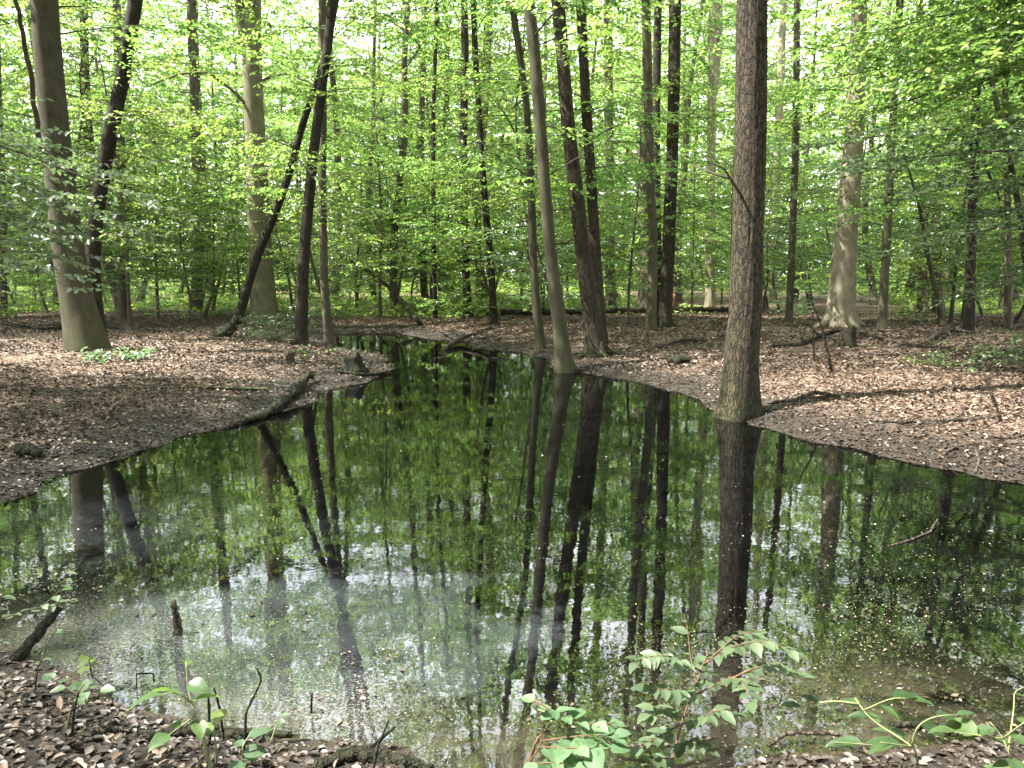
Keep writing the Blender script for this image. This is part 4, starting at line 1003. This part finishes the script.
# red-stemmed bush at the bottom centre-right
b0 = flat(668, 800, .05); b0[2] = h1(b0[0], b0[1])
Yb = 2.15
leafy('leafy_bush', 'leafy bush with thin reddish stems at the near bank, right of centre', 'bush', b0, [
    [b0, (672, 765, Yb), (680, 726, Yb + .05), (697, 682, Yb + .1), (708, 652, Yb + .15), {'w': 3.6, 'a': .75}],
    [(697, 682, Yb + .1), (690, 655, Yb + .2), (688, 630, Yb + .25), (684, 614, Yb + .28), {'a': .3, 'sp': .035}],
    [(704, 662, Yb + .13), (735, 645, Yb + .05), (770, 640, Yb), (798, 655, Yb - .05), {'a': .15}],
    [(704, 662, Yb + .13), (740, 632, Yb + .2), (760, 632, Yb + .2), {'a': .3}],
    [(700, 672, Yb + .12), (670, 655, Yb), (645, 657, Yb - .05), (636, 662, Yb - .1), {'a': .2}],
    [(690, 700, Yb + .07), (735, 675, Yb), (748, 690, Yb - .1), (750, 705, Yb - .15), {'a': .25}],
    [(735, 675, Yb), (760, 665, Yb), (790, 672, Yb + .05), (812, 680, Yb + .1), {'a': .1}],
    [(684, 715, Yb + .05), (662, 705, Yb - .05), (648, 715, Yb - .1), {'a': .2}],
    [(690, 700, Yb + .07), (675, 688, Yb - .1), (650, 690, Yb - .1), {'a': .3}],
    [(680, 726, Yb + .05), (700, 720, Yb - .1), (715, 708, Yb - .15), (735, 715, Yb - .15), {'a': .3}],
    [(678, 735, Yb), (660, 735, Yb - .05), (640, 748, Yb - .1), {'a': .2}],
    [(676, 745, Yb), (695, 740, Yb - .1), (708, 750, Yb - .12), {'a': .2}],
    [(674, 760, Yb), (655, 758, Yb - .1), (645, 764, Yb - .12), {'a': .2}]],
    .054, 'bush_leaf', 'red_stem', 71, sp=.0135, wr=.58)
b1 = flat(500, 800, .05); b1[2] = h1(b1[0], b1[1])
leafy('leafy_bush', 'lower trailing bush with broad pale leaves, left of the red-stemmed bush', 'bush', b1, [
    [b1, (520, 775, 2.1), (545, 740, 2.12), (534, 700, 2.15), {'w': 3, 'a': .9}],
    [(534, 698, 2.15), (560, 716, 2.1), (590, 726, 2.1), (616, 722, 2.1), {'a': .2}],
    [(545, 740, 2.12), (585, 735, 2.05), (615, 735, 2.05), {'a': .3, 'leaf': .075}],
    [(540, 750, 2.1), (575, 748, 2.0), (610, 750, 2.0), {'a': .1, 'leaf': .08}],
    [(530, 765, 2.1), (560, 762, 2.0), (585, 766, 2.0), {'a': .2, 'leaf': .085}]],
    .062, 'bush_leaf', 'red_stem', 72, sp=.024, wr=.7)
# bright bramble shoot, lower left
b2 = ground(215, 785); b2[2] = h1(b2[0], b2[1])
leafy('bramble_shoot', 'bramble shoot with large bright backlit leaves on the lower left bank', 'bramble', b2, [
    [b2, (205, 745, 2.3), (195, 715, 2.32), (188, 690, 2.35), (186, 662, 2.38), {'w': 3.5, 'a': .4}],
    [(190, 715, 2.32), (178, 728, 2.25), (165, 738, 2.2), {'a': .4}],
    [(190, 700, 2.35), (178, 690, 2.3), (160, 695, 2.28), {'a': .5}]],
    .085, 'bramble_leaf', 'green_stem', 73, sp=.06, wr=.68, droop=.35, flatn=.45)
b3 = ground(216, 765)
leafy('bramble_shoot', 'small bramble sprig with one yellow-green leaf pair', 'bramble', b3, [
    [b3, (217, 748, 2.35), (212, 728, 2.36), (215, 718, 2.37), {'w': 3, 'a': .85}]], .06, 'leaf_lime', 'green_stem', 74, sp=.02, wr=.75, flatn=.5)
b4 = ground(243, 770)
leafy('bramble_shoot', 'low bramble sprig with grey-green leaves right of the bright shoot', 'bramble', b4, [
    [b4, (243, 757, 2.3), (240, 745, 2.3), (250, 735, 2.32), {'w': 3, 'a': .45}]], .075, 'bush_leaf', 'green_stem', 75, sp=.03, wr=.65)
b5 = ground(270, 745)
leafy('bramble_shoot', 'tiny grey-green sprig growing out of the scum', 'bramble', b5, [
    [b5, (276, 725, 2.65), (282, 714, 2.65), {'w': 2, 'a': .5}]], .06, 'bush_leaf', 'green_stem', 76, sp=.025)
# left picture edge sprays
b6 = ground(-60, 700)
leafy('beech_sapling', 'pale green beech spray hanging over the water at the left edge', 'sapling', b6, [
    [b6, (-40, 660, 2.9), (-20, 630, 2.9), (10, 615, 2.95), (40, 607, 3.0), (75, 600, 3.05), {'w': 3, 'a': .55}],
    [(40, 607, 3.0), (56, 596, 3.0), (66, 582, 3.0), (66, 572, 3.0), {'a': .1, 'sp': .03, 'w': 2}],
    [(-20, 630, 2.9), (0, 600, 2.9), (5, 590, 2.9), {'a': .2}],
    [(-30, 650, 2.9), (-5, 640, 2.85), (8, 645, 2.85), {'a': .4}]], .055, 'bush_leaf', 'twig', 77, sp=.035, wr=.6)
b7 = ground(66, 735)
leafy('bramble_shoot', 'trailing bramble with a cluster of broad leaves on the left bank', 'bramble', b7, [
    [b7, (70, 712, 2.65), (78, 692, 2.65), (84, 684, 2.68), {'w': 3, 'a': .7, 'sp': .025}],
    [(78, 692, 2.65), (60, 684, 2.72), (48, 676, 2.75), {'a': .2}],
    [(78, 695, 2.65), (95, 686, 2.65), (102, 690, 2.65), {'a': .2}]], .065, 'bush_leaf', 'twig', 78, sp=.04, wr=.68)
b8 = ground(35, 690)
leafy('bramble_shoot', 'small sprig of two pale leaves beside the slanting black stick', 'bramble', b8, [
    [b8, (38, 665, 2.9), (45, 654, 2.9), {'w': 2, 'a': .6}], [(40, 660, 2.9), (52, 632, 3.0), (60, 629, 3.0), {'a': .7, 'w': 2}]], .06, 'bush_leaf', 'twig', 79, sp=.03)
b9 = ground(92, 676)
leafy('bramble_shoot', 'single yellow-green leaf cluster over the shallows at the left', 'bramble', b9, [
    [b9, (90, 665, 2.95), (88, 654, 2.95), {'w': 2, 'a': .7}]], .07, 'leaf_lime', 'twig', 80, sp=.02, flatn=.15)
# brambles at the lower right
b10 = ground(922, 790)
leafy('bramble_shoot', 'arching bramble with long toothed leaves over brown wet leaves at the lower right', 'bramble', b10, [
    [b10, (915, 748, 2.05), (895, 735, 2.1), (868, 718, 2.15), (855, 698, 2.2), {'w': 3.5, 'a': .75, 'sp': .035}],
    [(858, 703, 2.2), (835, 700, 2.2), (812, 704, 2.2), (782, 709, 2.2), {'a': .5}],
    [(870, 705, 2.15), (895, 696, 2.1), (915, 700, 2.1), {'a': .3, 'leaf': .1}],
    [(912, 745, 2.05), (915, 725, 2.05), (935, 715, 2.05), (960, 715, 2.05), {'a': .4, 'leaf': .09}],
    [(915, 748, 2.05), (900, 745, 1.98), (880, 742, 1.95), {'a': .5}],
    [(915, 750, 2.05), (870, 745, 2.0), (835, 742, 2.0), {'a': .7}]],
    .085, 'bramble_leaf', 'green_stem', 81, sp=.06, wr=.5, droop=.2, flatn=.2, spread=35)
b11 = ground(1015, 800)
leafy('bramble_shoot', 'bramble with bright sunlit leaves at the lower right corner', 'bramble', b11, [
    [b11, (1010, 755, 1.95), (1002, 735, 2.0), (990, 722, 2.0), {'w': 3, 'a': .5}],
    [(1004, 740, 2.0), (1020, 725, 1.95), (1040, 712, 1.95), {'a': .2}],
    [(1002, 735, 2.0), (975, 735, 2.0), (955, 732, 2.0), {'a': .5}],
    [(1010, 755, 1.95), (1015, 700, 2.1), (1012, 690, 2.15), (1035, 684, 2.15), {'a': .7}]],
    .10, 'bramble_leaf', 'green_stem', 82, sp=.055, wr=.55, droop=.25, flatn=.3)
b12 = ground(940, 745)
# low plants on the banks
def low_plant(name, label, px, py, wpx, n, hgt, leaf, mat, seed, cat='plant', group=None):
    g = ground(px, py); g[2] = h1(g[0], g[1]); k = g[1] / FPX; rg = np.random.default_rng(seed)
    root = thing(name, label, cat, g, group); f = Fol(seed)
    for _ in range(n):
        ox, oy = rg.normal(0, wpx * k * .25), rg.normal(0, .35)
        A = np.array([g[0] + ox * .6, g[1] + oy, h1(g[0] + ox * .6, g[1] + oy)])
        az = rg.uniform(0, 2 * PI); L = rg.uniform(.5, 1.0) * max(.35, hgt * 1.1)
        f.spray(A, A + np.array([math.cos(az) * L + ox * .4, math.sin(az) * L, hgt * rg.uniform(.35, 1)]), sag=.3, leaf=leaf, sp=.05, sub=.10, wide=.5, r0=.006)
    obj('leaves', f.leaf_mesh('leaves', M[mat], g), root); obj('stem', f.twig_mesh('stem', M['twig'], g), root)
    return root
low_plant('seedling_patch', 'flat spread of seedling leaves on the ground before the thick left beech', 105, 360, 120, 12, .18, .085, 'leaf_cool', 91)
low_plant('small_shrub', 'small grey-green shrub at the foot of the peninsula beech', 270, 342, 42, 14, .9, .06, 'leaf_cool', 92, 'shrub')
low_plant('small_shrub', 'little leafy shoot between the stump and close dark pair', 318, 356, 20, 4, .35, .06, 'leaf', 93, 'shrub')
low_plant('small_shrub', 'thin leafy sapling patch on the far right leaf bank', 990, 372, 70, 9, .6, .075, 'leaf_cool', 94, 'shrub')
low_plant('seedling_patch', 'bright green seedlings on the leaf bank left of the sapling patch', 930, 366, 26, 5, .12, .06, 'leaf_lime', 95)
low_plant('small_shrub', 'pale yellow-green bush hanging over the far inlet shore', 455, 318, 60, 14, 1.0, .09, 'leaf_lime', 96, 'shrub')
low_plant('small_shrub', 'low green shrub on the left edge of the left bank', 10, 318, 60, 10, .7, .09, 'leaf', 97, 'shrub')
low_plant('small_shrub', 'low green shrub behind the water at the foot of the peninsula', 400, 318, 50, 10, .7, .09, 'leaf', 98, 'shrub')
low_plant('small_shrub', 'sparse shrub beneath the sunlit leaning beech on its left', 805, 318, 40, 9, .8, .08, 'leaf_cool', 99, 'shrub')
low_plant('small_shrub', 'sparse shrub beyond the thin grey tree with ragged foot', 915, 322, 40, 8, .7, .08, 'leaf', 100, 'shrub')
